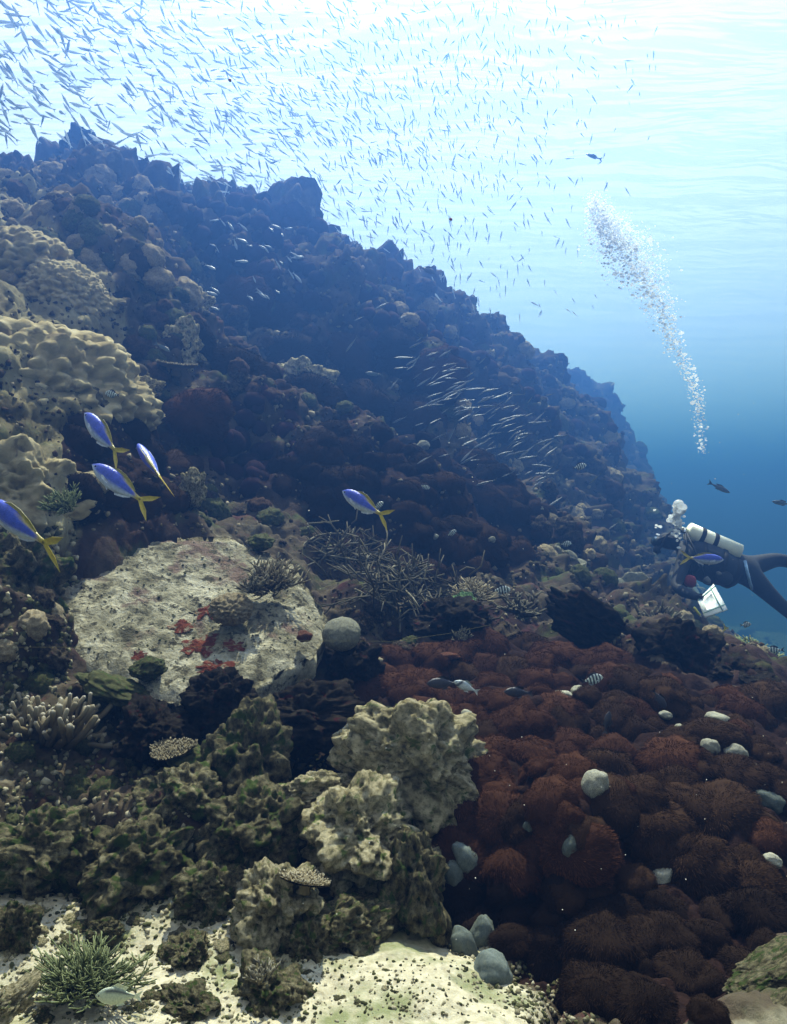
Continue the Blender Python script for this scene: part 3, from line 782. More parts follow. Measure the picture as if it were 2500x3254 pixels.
n1 = bed_fill(BED, lin(2050, 86, 2700, 130), lin(2050, 29, 2700, 80), lin(2050, 55, 2700, 88),
    lambda x, y: 'fuzz_dark' if y > 2760 + 120 * random.random() else 'fuzz_red' if random.random() < (.85 if x < 1850 else .2) else 'fuzz_brown',  # front rows get the dark fuzz: shade put into the colour
    lambda m: 'mound coloured darker for shade low on the front of the foreground bed' if m == 'fuzz_dark' else 'red brown mound of hanging tentacles in the foreground bed' if m == 'fuzz_red' else 'olive brown mound of hanging tentacles in the foreground bed',
    lambda m: 'mounds coloured darker for shade along the front of the foreground bed' if m == 'fuzz_dark' else 'red brown mounds of the foreground bed' if m == 'fuzz_red' else 'olive brown mounds of the foreground bed')
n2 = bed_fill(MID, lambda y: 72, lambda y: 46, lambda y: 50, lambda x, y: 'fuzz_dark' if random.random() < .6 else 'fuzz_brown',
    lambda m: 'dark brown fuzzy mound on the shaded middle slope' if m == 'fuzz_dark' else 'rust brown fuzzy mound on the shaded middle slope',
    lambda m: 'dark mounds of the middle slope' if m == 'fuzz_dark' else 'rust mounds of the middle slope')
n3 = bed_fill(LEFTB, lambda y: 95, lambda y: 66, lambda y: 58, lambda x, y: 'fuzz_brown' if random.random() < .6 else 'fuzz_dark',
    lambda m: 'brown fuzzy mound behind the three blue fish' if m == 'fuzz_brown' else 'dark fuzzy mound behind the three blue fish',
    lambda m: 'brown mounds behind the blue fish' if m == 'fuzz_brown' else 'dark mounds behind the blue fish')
# far tufts, too small to count: one mass
def tuft_mass(polys, label, seed):
    rs_ = np.random.default_rng(seed); mb = MB()
    bV, bT = blob(2, seed, .2, 1.4, .08, 3, .03, 6, sc=(1, 1, .8))
    fme = MOUND['fuzz_red'][0][1]; A = np.zeros(len(fme.vertices) * 3, np.float32); fme.vertices.foreach_get('co', A); A = A.reshape(-1, 5, 3)
    for poly, n, (lo, hi) in polys:
        k = 0; tr = 0
        while k < n and tr < n * 8:
            tr += 1
            px, py = rs_.uniform(min(p[0] for p in poly), max(p[0] for p in poly)), rs_.uniform(min(p[1] for p in poly), max(p[1] for p in poly))
            if not in_poly(px, py, poly): continue
            loc, nn = hit(px, py)
            if loc is None: continue
            r = pxs(rs_.uniform(lo, hi), loc.y); q = np.array(q_up(nn, rs_.uniform(0, 6), .7).to_matrix()) * r; c0 = np.array(loc) - np.array(nn) * r * .3; t0 = rs_.uniform(.05, .8)
            mb.add(bV @ q.T + c0, None, bT, t0 * .6)
            sel = A[rs_.choice(len(A), 260, False)].copy(); sel[:, 0] -= (sel[:, 1] - sel[:, 0]) * 1.2; sel[:, 3] += (sel[:, 3] - sel[:, 2]) * 1.2; b = np.arange(260) * 5
            mb.add(sel.reshape(-1, 3) @ q.T + c0, np.stack([b, b + 1, b + 3, b + 2], 1), np.stack([b + 2, b + 3, b + 4], 1), np.clip(t0 + .15, 0, 1)); k += 1
    return tag(obj('tuft_growth', mb.build('tuft_growth', M['fuzz_far'])), label, None, kind='stuff')
DOME = [(560,640),(640,630),(800,615),(980,670),(1100,830),(1060,980),(900,960),(640,860)]
RED2 = [(820,1240),(900,1250),(960,1350),(930,1560),(800,1560),(690,1480),(700,1330)]
FARB = [(1130,900),(1300,960),(1500,1060),(1640,1250),(1500,1330),(1300,1230),(1150,1080)]
tuft_mass([(DOME, 120, (16, 40)), (RED2, 36, (26, 48)), (FARB, 90, (18, 38)), ([(1640,1130),(1850,1200),(2040,1320),(2060,1500),(1850,1500),(1700,1330)], 60, (12, 28))], 'reddish and dark tufts massed over the far crests', 3)
for px, py, w_ in ((640, 1090, 90), (790, 1190, 110), (930, 1130, 95), (1010, 1270, 100), (1180, 1300, 95), (1120, 1150, 80), (1290, 1130, 90), (1400, 1190, 80), (1500, 1240, 75), (880, 1010, 80), (1620, 1350, 70), (760, 960, 85), (1330, 1320, 85), (620, 1320, 95)):
    l_, nn_ = hit(px, py)
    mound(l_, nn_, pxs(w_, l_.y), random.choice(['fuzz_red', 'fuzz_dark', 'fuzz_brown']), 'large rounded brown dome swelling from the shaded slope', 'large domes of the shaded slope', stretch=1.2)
print('mounds', n1, n2, n3)
# ------------------------------------------------------------------ single corals
fc = branch_coral(3, M['finger'], n=60, length=.9, rad=.055, spread=1.15, twig=2, tip=.8, bend=.6, sides=8, seg=6, base=.6)
bush = branch_coral(5, M['twig'], n=70, length=.9, rad=.035, spread=1.2, twig=5, tip=.5, bend=.4, sides=5, seg=4, base=.45)
bushg = branch_coral(6, M['twig_green'], n=80, length=.9, rad=.035, spread=1.3, twig=5, tip=.5, bend=.35, sides=5, seg=4, base=.5)
tuft = branch_coral(16, M['twig_green'], n=190, length=.9, rad=.02, spread=1.35, twig=4, tip=.6, bend=.35, sides=4, seg=3, base=.6)
antler = branch_coral(9, M['twig_grey'], n=26, length=1.0, rad=.06, spread=1.15, twig=4, tip=.5, bend=.5, sides=6, seg=5, base=.4)
tabl = table_coral(2, M['twig'])
tabg = table_coral(4, M['green_plate'], 200)
leafy = leaf_plate(3, M['grey_coral'])
knobs = mesh('knob_coral', *blob(5, 11, .08, 1.2, .03, 3, .01, 8, knob=(5.5, .22), sc=(1, 1, .75)), M['tan'])
brain = mesh('brain_coral', *blob(5, 12, .06, 1.2, .02, 3, .015, 14, knob=(11, .03), sc=(1, 1, .85)), M['grey_coral'])
place('finger_coral', fc, 170, 2340, .21, 'pale finger coral with white tips at left below the slab', 'coral', d=2.62, yaw=.3, rot=Euler((-.3, .25, .3)).to_quaternion(), sink=.1)
place('finger_coral', fc, 50, 2300, .17, 'darker finger coral at the very left edge', 'coral', d=2.7, rot=Euler((-.1, -.2, 2.3)).to_quaternion(), sink=.1)
place('knob_coral', knobs, 735, 1930, .085, 'oval tan coral of packed knobs lying on the slab', 'coral', d=3.14, sink=.1, yaw=.4, sc=(1, .8, .8))
place('branching_coral', bush, 860, 1850, .16, 'dark bushy coral at the right end of the slab', 'coral', d=3.36, sink=.15, sc=(1.2, 1, .9))
place('branching_coral', antler, 800, 1870, .085, 'short stubby antler coral beside the bushy coral on the slab', 'coral', d=3.2, sink=.1)
place('branching_coral', bushg, 200, 1600, .10, 'small dark green bushy coral near the tail of the edge fish', 'coral', d=3.2, sink=.2)
place('brain_coral', brain, 1085, 2010, .075, 'round grey brain coral beside the right end of the slab', 'coral', d=3.18, sink=.1)
place('table_coral', tabl, 545, 2385, .068, 'small pale plate coral sticking out of the dark gap', 'coral', d=2.45, rot=Euler((.12, -.16, .5)).to_quaternion(), sink=0)
place('table_coral', tabl, 970, 2800, .06, 'tan plate coral on the shoulder of the upright boulder', 'coral', d=1.9, rot=Euler((.15, .22, 1.5)).to_quaternion(), sink=0)
place('table_coral', tabl, 560, 1165, .12, 'small table coral with pale tips on the shaded slope', 'coral', d=5.0, rot=Euler((.15, .1, 0)).to_quaternion(), sink=0)
place('table_coral', tabg, 1475, 1905, .06, 'bright green plate coral among dead branches', 'coral', d=3.95, rot=Euler((.4, 0, 0)).to_quaternion(), sink=0)
place('branching_coral', bush, 1500, 1885, .14, 'tan branching thicket behind the green plate coral', 'coral', d=4.1, sink=.1, sc=(1.2, 1, .7))
place('branching_coral', antler, 1650, 1930, .16, 'tan antler coral below the striped fish', 'coral', d=4.1, sink=.1, sc=(1.2, 1, .7))
place('branching_coral', antler, 2100, 2000, .22, 'pale green antler coral on the seabed below the diver', 'coral', d=5.0, sink=.1, sc=(1, 1, .8))
place('branching_coral', bushg, 2010, 2020, .18, 'low green branching coral left of the pale green antler coral', 'coral', d=4.9, sink=.1, sc=(1.3, 1, .6))
place('branching_coral', bushg, 2400, 2080, .20, 'blurred green branching coral near the right edge', 'coral', d=5.2, sink=.1, sc=(1.3, 1, .6))
place('branching_coral', antler, 1470, 2030, .06, 'little pale antler coral at the back of the brown bed', 'coral', d=3.6, sink=.1)
place('branching_coral', tuft, 270, 3110, .13, 'dense dark green bush coral at the bottom left', 'coral', d=1.7, sink=.1, sc=(1.2, .9, .75))
place('branching_coral', antler, 820, 3110, .05, 'small pale coral cluster on the rock by the sand hollow', 'coral', d=1.64, sink=.1)
place('leaf_coral', leafy, 2010, 1870, .22, 'pale leafy coral on the green slope left of the diver', 'coral', d=7.6, sink=.1)
place('leaf_coral', leafy, 1800, 1790, .2, 'leafy coral low on the hazy slope', 'coral', d=6.4, sink=.1)
smooth_tan = mesh('smooth_coral', *blob(5, 21, .28, 1.3, .10, 2.5, .05, 7, knob=(6, .06), sc=(1, 1, .6)), M['olive'])
place('smooth_coral', smooth_tan, 370, 2175, .10, 'low olive mound at the front edge of the slab', 'coral', d=2.78, sink=.2, sc=(1.2, 1, .7))
place('smooth_coral', smooth_tan, 470, 2115, .06, 'small olive brown mound on the front of the slab', 'coral', d=2.84, sink=.2)
place('smooth_coral', smooth_tan, 620, 2410, .075, 'round olive coral under the plate coral', 'coral', d=2.48, sink=.2)
place('smooth_coral', smooth_tan, 830, 1720, .06, 'round brown coral behind the slab', 'coral', d=3.75, sink=.1)

# dead branches lying in a tangle
def tangle(seed, w_, d_, n, rad, mat):
    rs = np.random.default_rng(seed); mb = MB()
    for k in range(n):
        p = np.array([rs.normal(0, w_ * .45), rs.normal(0, d_ * .45), rs.uniform(0, .10)]); a = rs.uniform(0, 6.28); L_ = rs.uniform(.06, .2)
        e = np.array([math.cos(a), math.sin(a), rs.normal(0, .35)]) * L_
        m_ = p + e * .5 + rs.normal(0, .015, 3)
        c_ = rs.uniform(.2, .9)
        mb.tube([p, m_, p + e], [rad, rad * .9, rad * .6], 5, c_)
        for j in range(rs.integers(0, 3)):
            f = e * .35 + rs.normal(0, .03, 3); mb.tube([m_, m_ + f], [rad * .8, rad * .5], 5, c_)
    return mb.build('dead_branches', mat)
for k, (px, py, d, w_, n, lab) in enumerate([(1090, 1790, 3.9, .28, 150, 'tangle of dead coral branches behind the bushy coral'), (1230, 1880, 3.7, .3, 150, 'tangle of dead coral branches under the lone blue fish'), (1400, 1930, 3.75, .22, 80, 'sparse dead branches beside the green plate coral')]):
    loc, n_ = hit(px, py)
    o = obj('dead_branches', tangle(60 + k, w_, .2, n, .0055, M['twig_grey']), None, loc, q_up(n_, 0, .8))
    tag(o, lab, 'dead coral')

# red crusts on the slab: thin irregular swellings
def crust(seed, r):
    rs = np.random.default_rng(seed); nc, nr = 72, 8; a = np.arange(nc) * 2 * math.pi / nc
    ed = 1 + .55 * noise(np.c_[np.cos(a) * 1.6 + seed * 3, np.sin(a) * 1.6, a * 0]) * 1.8 + .35 * noise(np.c_[np.cos(a) * 4.5 + seed, np.sin(a) * 4.5, a * 0]) * 1.6
    s = np.linspace(.02, 1, nr)[:, None]
    V = np.stack([s * ed * np.cos(a), s * ed * np.sin(a), .16 * np.sqrt(np.clip(1 - s ** 3, 0, 1)) * np.ones_like(a) - .08], -1).reshape(-1, 3)
    V[:, 2] += .03 * noise(V * 5 + seed)
    return mesh('red_sponge', V * r, grid_faces(nr, nc, True), M['red_sponge'])
for k, (px, py, r, lab) in enumerate([
    (655, 1945, .045, 'orange red crust streaking down from the oval knob coral'), (640, 2050, .058, 'largest orange red crust in the middle of the slab'), (740, 2055, .038, 'orange red crust right of the largest one'),
    (690, 2125, .045, 'orange red crust at the front of the slab'), (440, 2090, .026, 'small round red crust on the left of the slab'), (575, 1990, .04, 'dull red crust left of the streaking one')]):
    l, n_ = on_slab(px, py)
    me = crust(k + 1, r); q = q_up(n_, k * 1.3, 1.0); n0 = Vector(n_)
    for v in me.vertices:                       # drape over the uneven rock
        w_ = l + q @ v.co; h_, _n, _i, _d = slab_bvh.ray_cast(w_ + n0 * .15 - slab.location, -n0)
        if h_ is not None: v.co = q.inverted() @ (h_ + slab.location + n0 * (.0035 + v.co.z * .5 + .04 * r) - l)
    tag(obj('red_sponge', me, None, l, q), lab, 'sponge')
tag(obj('red_sponge', mesh('red_sponge', *blob(3, 31, .25, 1.3, .1, 3, .05, 6), M['red_sponge']), None, P(967, 2022, 3.1), None, (.03, .025, .022)), 'bright scarlet sponge lump beside the brain coral', 'sponge')
tag(obj('red_sponge', mesh('red_sponge', *blob(3, 33, .25, 1.3, .1, 3, .05, 6), M['red_sponge']), None, P(1425, 2085, 3.45), None, (.05, .03, .016)), 'flat scarlet sponge at the back of the brown bed', 'sponge')

# pale rounded sponges poking out of the brown bed
wb = [mesh('pale_sponge', *blob(4, 50 + k, .18, 1.2, .05, 2.5, .04, 11), M['white_blob']) for k in range(3)]
tb = [mesh('grey_sponge', *blob(4, 60 + k, .14, 1.2, .05, 2.5, .02, 9), M['teal_blob']) for k in range(2)]
for k, (px, py, w_, h_, an, lab) in enumerate([
    (1888, 2495, 80, 110, .5, 'largest whitish oval in the brown bed, dark underneath'), (2282, 2292, 85, 55, .45, 'bright whitish oval at the upper right of the brown bed'),
    (2335, 2400, 80, 70, .5, 'whitish round lump below the bright oval'), (2255, 2375, 60, 60, .4, 'half hidden whitish lump left of the round lump'), (2165, 2318, 45, 34, .5, 'small white lump among olive mounds'),
    (2115, 2272, 42, 26, .2, 'tiny white patch above the olive mounds'), (1787, 2217, 75, 50, .1, 'mottled grey oval under the striped fish'), (1835, 2198, 42, 42, 0, 'round beige ball touching the mottled grey oval'),
    (1482, 2285, 52, 60, 0, 'round whitish ball beside the pale ragged boulder'), (1452, 2315, 70, 35, .2, 'flattened whitish lump on the shoulder of the ragged boulder'), (1545, 2382, 34, 36, 0, 'small dim white ball low beside the ragged boulder'),
    (2330, 2190, 36, 22, .1, 'small bright cap at the back of the bed near the black ledge'), (2375, 2250, 40, 30, .1, 'small bright cap near the right edge of the bed'), (2098, 2790, 62, 90, .5, 'white tipped oval low on the dark face of the bed'),
    (2455, 2735, 60, 42, .5, 'pale crescent lump low at the right edge'), (1925, 2574, 26, 14, .2, 'tiny white chip under the largest oval'), (1470, 2150, 60, 22, .15, 'small whitish rubble chip at the back of the bed'), (1345, 1415, 40, 30, 0, 'pale ball on the hazy middle slope'),
    (1378, 1705, 30, 20, 0, 'pale cap in the dark middle bed'), (1560, 1715, 32, 22, 0, 'pale bluish cap right of the dark middle bed'), (1715, 1617, 24, 20, 0, 'small pale ball on the hazy slope by the middle bed')]):
    loc, n_ = hit(px, py); d = loc.y - pxs(26, loc.y)
    o = obj('pale_sponge', wb[k % 3], None, P(px, py, d), (0, an, random.uniform(0, 3)), None)
    o.rotation_euler = Euler((0, an, 0)); a_, b_ = pxs(w_, d) / 2, pxs(h_, d) / 2; o.scale = (a_, (a_ + b_) / 2, b_)
    tag(o, lab, 'sponge')
for k, (px, py, w_, h_, an, lab) in enumerate([
    (1480, 2735, 60, 95, -.5, 'dim teal grey finger in the black recess, topmost'), (1445, 2805, 48, 120, -.15, 'tall dim teal grey finger below the topmost one'), (1530, 2985, 65, 110, .2, 'teal grey stub standing in the recess'),
    (1475, 3020, 60, 120, -.3, 'teal grey lobe left of the stub'), (1560, 3100, 100, 110, 0, 'largest teal grey lobe at the edge of the sand'), (1680, 2640, 40, 60, .2, 'dim grey knob on the dark face of the bed'), (1815, 2690, 40, 60, .3, 'dim grey knob right of the other dim knob'),
    (2430, 2540, 90, 60, .3, 'dim bluish lump at the right edge of the bed')]):
    loc, n_ = hit(px, py); d = loc.y - pxs(22, loc.y)
    o = obj('grey_sponge', tb[k % 2], None, P(px, py, d), Euler((0, an, 0)), None); a_, b_ = pxs(w_ * 1.35, d) / 2, pxs(h_ * 1.3, d) / 2; o.scale = (a_, a_, b_)
    tag(o, lab, 'sponge')

# ------------------------------------------------------------------ growth over the whole slope
heads = {'slope_rock': [mesh('coral_head', *blob(4, 70 + k, .22, 1.2, .16, 2.6, .06, 7, knob=(2.6, .2)), M['slope_rock']) for k in range(3)],
         'olive': [mesh('coral_head', *blob(4, 80 + k, .15, 1.2, .08, 2.6, .04, 7, knob=(3.5, .16)), M['olive']) for k in range(2)],
         'brown_head': [mesh('coral_head', *blob(4, 85 + k, .15, 1.2, .08, 2.6, .04, 7, knob=(2.2, .16)), M['brown_head']) for k in range(2)],
         'tan': [mesh('coral_head', *blob(4, 90 + k, .15, 1.2, .08, 2.6, .04, 7, knob=(3.2, .18)), M['tan']) for k in range(2)]}
def scatter(poly, n, size_px, kinds, region, blend=.6, sink=.3, meshes=None, name='coral_head', cat='coral', words=None, flat=1.0):
    xs = [p[0] for p in poly]; ys = [p[1] for p in poly]; k = 0; tries = 0
    while k < n and tries < n * 12:
        tries += 1
        px, py = random.uniform(min(xs), max(xs)), random.uniform(min(ys), max(ys))
        if not in_poly(px, py, poly): continue
        loc, nn = hit(px, py)
        if loc is None: continue
        kd = random.choice(kinds); s = pxs(random.uniform(*size_px), loc.y)
        me = random.choice((meshes or heads)[kd])
        z = Vector(loc) - Vector(nn) * s * sink
        o = obj(name, me, None, z, q_up(nn, random.uniform(0, 6.28), blend), (s * random.uniform(.85, 1.25), s * random.uniform(.85, 1.25), s * flat * random.uniform(.75, 1.1)))
        wd = (words or {'slope_rock': 'rough reddish brown lump', 'olive': 'knobby olive lump', 'brown_head': 'smooth dark brown lump', 'tan': 'pale tan knobby lump'})[kd]
        tag(o, wd + ' ' + region, cat, wd + 's ' + region); k += 1
scatter([(0,520),(250,500),(560,640),(640,800),(600,950),(380,860),(0,980)], 72, (18, 48), ['tan', 'tan', 'olive', 'tan', 'brown_head'], 'on the upper slope under the crest')
scatter([(420,950),(640,920),(1060,1000),(1100,1350),(800,1250),(560,1330),(440,1200)], 58, (16, 42), ['slope_rock', 'brown_head', 'brown_head', 'olive'], 'in the shade of the domed crest')
scatter([(1080,860),(1350,900),(1800,1120),(2050,1240),(2100,1500),(1900,1650),(1600,1480),(1250,1300),(1100,1100)], 62, (12, 34), ['slope_rock', 'brown_head', 'tan', 'olive'], 'on the hazy far ridge')
scatter([(1760,1560),(2080,1560),(2150,1800),(2480,1880),(2480,2080),(2000,2010),(1760,1900),(1700,1740)], 40, (14, 40), ['olive', 'tan', 'slope_rock', 'olive'], 'on the green slope beside the diver')
scatter([(560,1480),(1000,1600),(1080,1720),(1000,1780),(760,1690),(560,1680)], 16, (16, 40), ['olive', 'brown_head', 'slope_rock'], 'behind the back edge of the slab')
scatter([(1060,1900),(1700,1880),(1850,2000),(1500,2040),(1150,2110)], 22, (14, 36), ['olive', 'brown_head', 'slope_rock'], 'in the clutter behind the brown bed')
scatter([(0,2080),(330,2200),(520,2300),(760,2330),(950,2250),(960,2480),(560,2500),(560,2750),(0,2750)], 28, (18, 50), ['olive', 'slope_rock', 'brown_head', 'olive'], 'in the gloom below the slab')
scatter([(0,1640),(240,1700),(200,2140),(0,2220)], 14, (18, 50), ['olive', 'slope_rock', 'tan'], 'at the left edge beside the slab')
pebm = {'pale': [mesh('stone', *blob(3, 100 + k, .3, 1.2, .2, 2.5, .06, 6), M['pale_rock']) for k in range(3)], 'green': [mesh('stone', *blob(3, 110 + k, .3, 1.2, .2, 2.5, .06, 6), M['grey_rock']) for k in range(3)]}
scatter([(0,2850),(700,2820),(1000,2950),(1000,3240),(0,3240)], 80, (10, 34), ['pale', 'green', 'green'], 'scattered over the sand at lower left', meshes=pebm, name='stone', cat='stone', words={'pale': 'small pale stone', 'green': 'small greenish stone'}, flat=.7)
scatter([(1000,3040),(1450,3060),(1700,3180),(1700,3250),(1000,3250)], 14, (6, 16), ['pale', 'green', 'green'], 'in the sand hollow', meshes=pebm, name='stone', cat='stone', words={'pale': 'little pale stone', 'green': 'little greenish stone'}, flat=.7)

# fine growth that nobody could count: nodules and stubs all over the rock
def nodules(name, poly, n, size_px, mat, label, seed, sub=1):
    rs = np.random.default_rng(seed); D, T = ico(sub); mb = MB(); xs = [p[0] for p in poly]; ys = [p[1] for p in poly]; k = 0; tries = 0
    while k < n and tries < n * 6:
        tries += 1
        px, py = rs.uniform(min(xs), max(xs)), rs.uniform(min(ys), max(ys))
        if not in_poly(px, py, poly): continue
        loc, nn = hit(px, py)
        if loc is None: continue
        s = pxs(rs.uniform(*size_px), loc.y) * .5
        V = D * (1 + .35 * rs.normal(size=(len(D), 1)).clip(-1, 1)) * s * rs.uniform(.6, 1.3, 3)
        q = np.array(Quaternion(rs.normal(size=4)).normalized().to_matrix())
        mb.add(V @ q.T + np.array(loc), None, T, rs.uniform(0, 1)); k += 1
    o = obj(name, mb.build(name, mat)); tag(o, label, None, kind='stuff'); return o
_hit = hit
nod = tint_mat('nodule_growth', [(0, (.02, .013, .01)), (.35, (.06, .042, .028)), (.6, (.10, .085, .045)), (.8, (.18, .155, .10)), (1, (.32, .28, .19))])
rub = tint_mat('rubble', [(0, (.03, .03, .015)), (.35, (.08, .085, .035)), (.6, (.19, .17, .10)), (1, (.42, .38, .26))])
nodules('reef_growth', [(0,520),(250,490),(560,630),(800,640),(1080,820),(1350,910),(1800,1120),(2060,1240),(2110,1500),(2200,1800),(2490,1850),(2490,2080),(1900,2050),(1500,2040),(1060,2130),(1000,1800),(560,1680),(0,1700)], 4200, (5, 20), nod, 'fine crusty growth covering the reef slope', 5)
nodules('reef_growth', [(0,2080),(330,2200),(760,2300),(1000,2250),(1400,2300),(1400,2800),(900,2900),(0,2900)], 1800, (7, 28), rub, 'fine greenish growth between the near boulders', 6)
nodules('reef_growth', [(0,1600),(260,1690),(220,2150),(0,2260)], 420, (7, 26), rub, 'fine growth at the left edge beside the slab', 16)
nodules('coral_rubble', [(0,2840),(900,2840),(1050,3000),(1000,3250),(0,3250)], 1500, (4, 20), rub, 'loose coral rubble over the sand', 7)
nodules('coral_rubble', [(1400,3010),(1560,3000),(1900,3180),(1900,3250),(1650,3250),(1520,3080)], 420, (6, 22), rub, 'broken bits along the foot of the brown bed', 18)
nodules('coral_rubble', [(1000,3040),(1500,3050),(1750,3230),(1000,3250)], 420, (3, 15), rub, 'loose bits in the sand hollow', 8)

hit = on_slab
nodules('slab_growth', [(180,1760),(400,1715),(600,1705),(860,1750),(970,1860),(1010,1990),(860,2120),(690,2190),(420,2140),(250,2090)], 380, (3, 11), rub, 'crumbs and tufts strewn over the slab', 9)
hit = _hit

nodules('reef_growth', [(-900,600),(0,600),(0,2800),(-900,2800)], 1500, (8, 40), nod, 'fine crusty growth on the slope beyond the left edge', 21)
nodules('reef_growth', [(2500,2080),(3200,2150),(3200,3100),(2500,3000)], 700, (8, 34), nod, 'fine crusty growth beyond the right edge', 22)
nodules('coral_rubble', [(-700,2800),(0,2800),(0,3300),(-700,3300)], 500, (6, 24), rub, 'loose coral rubble beyond the left edge', 23)
# ------------------------------------------------------------------ fish
def color_mat(name, rough=.35, spec=.5, metal=0.0):
    m, t, b = new_mat(name)
    at = nd(t, 'ShaderNodeAttribute', attribute_name='tint')
    tc = nd(t, 'ShaderNodeTexCoord')
    nz = nd(t, 'ShaderNodeTexNoise', inp={'Scale': 22.0, 'Detail': 3.0}); t.links.new(tc.outputs['Object'], nz.inputs['Vector'])
    rp = ramp(t, nz.outputs[0], [(.3, (.78, .78, .78)), (.7, (1.15, 1.15, 1.15))])
    t.links.new(mixc(t, at.outputs['Color'], rp.outputs[0], 1.0, 'MULTIPLY'), b.inputs['Base Color'])
    vo = nd(t, 'ShaderNodeTexVoronoi', inp={'Scale': 55.0}); t.links.new(tc.outputs['Object'], vo.inputs['Vector'])
    bp = nd(t, 'ShaderNodeBump', inp={'Strength': .35, 'Distance': .004}); t.links.new(vo.outputs[0], bp.inputs['Height']); t.links.new(bp.outputs[0], b.inputs['Normal'])
    b.inputs['Roughness'].default_value = rough; b.inputs['Specular IOR Level'].default_value = spec; b.inputs['Metallic'].default_value = metal
    return m
M['fish'] = color_mat('fish_skin')
M['silver'] = color_mat('silver_scales', .5, .3)
def see_through(m, f):
    t = m.node_tree; b = t.nodes['Principled BSDF']; tl = nd(t, 'ShaderNodeBsdfTranslucent'); mx = nd(t, 'ShaderNodeMixShader'); mx.inputs[0].default_value = f
    tl.inputs[0].default_value = (.62, .70, .78, 1)
    t.links.new(b.outputs[0], mx.inputs[1]); t.links.new(tl.outputs[0], mx.inputs[2]); t.links.new(mx.outputs[0], t.nodes['Material Output'].inputs[0])
see_through(M['silver'], .6)
M['eye'] = color_mat('fish_eye', .1, .8)

def fish_body(prof, width, colf, nr=26, nc=16):
    """prof: rows of (s, upper, lower) half heights along a fish one unit long, nose at +x"""
    pr = np.array(prof); s = np.linspace(0, 1, nr) ** .9
    up, lo = np.interp(s, pr[:, 0], pr[:, 1]), np.interp(s, pr[:, 0], pr[:, 2])
    for a_ in (up, lo):
        a_[1:-1] = (a_[:-2] + 2 * a_[1:-1] + a_[2:]) / 4
    t = np.arange(nc) * 2 * math.pi / nc
    w_ = width * (up + lo) / 2
    Yv = w_[:, None] * np.cos(t)[None]; Zv = np.where(np.sin(t)[None] > 0, up[:, None], lo[:, None]) * np.sin(t)[None]
    V = np.stack([np.broadcast_to((.5 - s)[:, None], Yv.shape), Yv, Zv], -1).reshape(-1, 3)
    h = (Zv / np.where(np.sin(t)[None] > 0, up[:, None], lo[:, None]).clip(1e-4)).ravel()
    return V, grid_faces(nr, nc, True)[:, ::-1], colf(np.repeat(s, nc), h)

def fin(pairs, th=.006, y=0.0):
    """thin membrane between an inner and an outer edge, both in the x-z plane"""
    pr = np.array(pairs, float); n = len(pr)
    V = []
    for sg in (1, -1):
        for k in range(n):
            for e, tk in ((0, th), (1, th * .3)): V.append((pr[k][e][0], y + sg * tk, pr[k][e][1]))
    Q = []
    for sg in (0, 1):
        o = sg * 2 * n
        for k in range(n - 1):
            q = [o + 2 * k, o + 2 * k + 1, o + 2 * k + 3, o + 2 * k + 2]; Q.append(q if sg else q[::-1])
    for k in range(n - 1): Q.append([2 * k + 1, 2 * n + 2 * k + 1, 2 * n + 2 * k + 3, 2 * k + 3])
    return np.array(V), np.array(Q)

def make_fish(name, prof, width, colf, fins, eye, mat, tail_col):
    V, Q, c = fish_body(prof, width, colf)
    root = obj(name, mesh(name, V, Q, mat, True, c))
    for fname, pairs, th, y, col in fins:
        V, Q = fin(pairs, th, y)
        obj(fname, mesh(fname, V, Q, mat, True, np.tile(np.array(col), (len(V), 1))), root)
    ex, ez, er, ey = eye
    D, T = ico(2)
    for sg in (1, -1):
        V = D * er * np.array([1, .5, 1]) + np.array([ex, sg * ey, ez])
        obj('eye', mesh('eye', V, T, M['eye'], True, np.tile(np.array([.006, .006, .01]), (len(V), 1))), root)
    return root

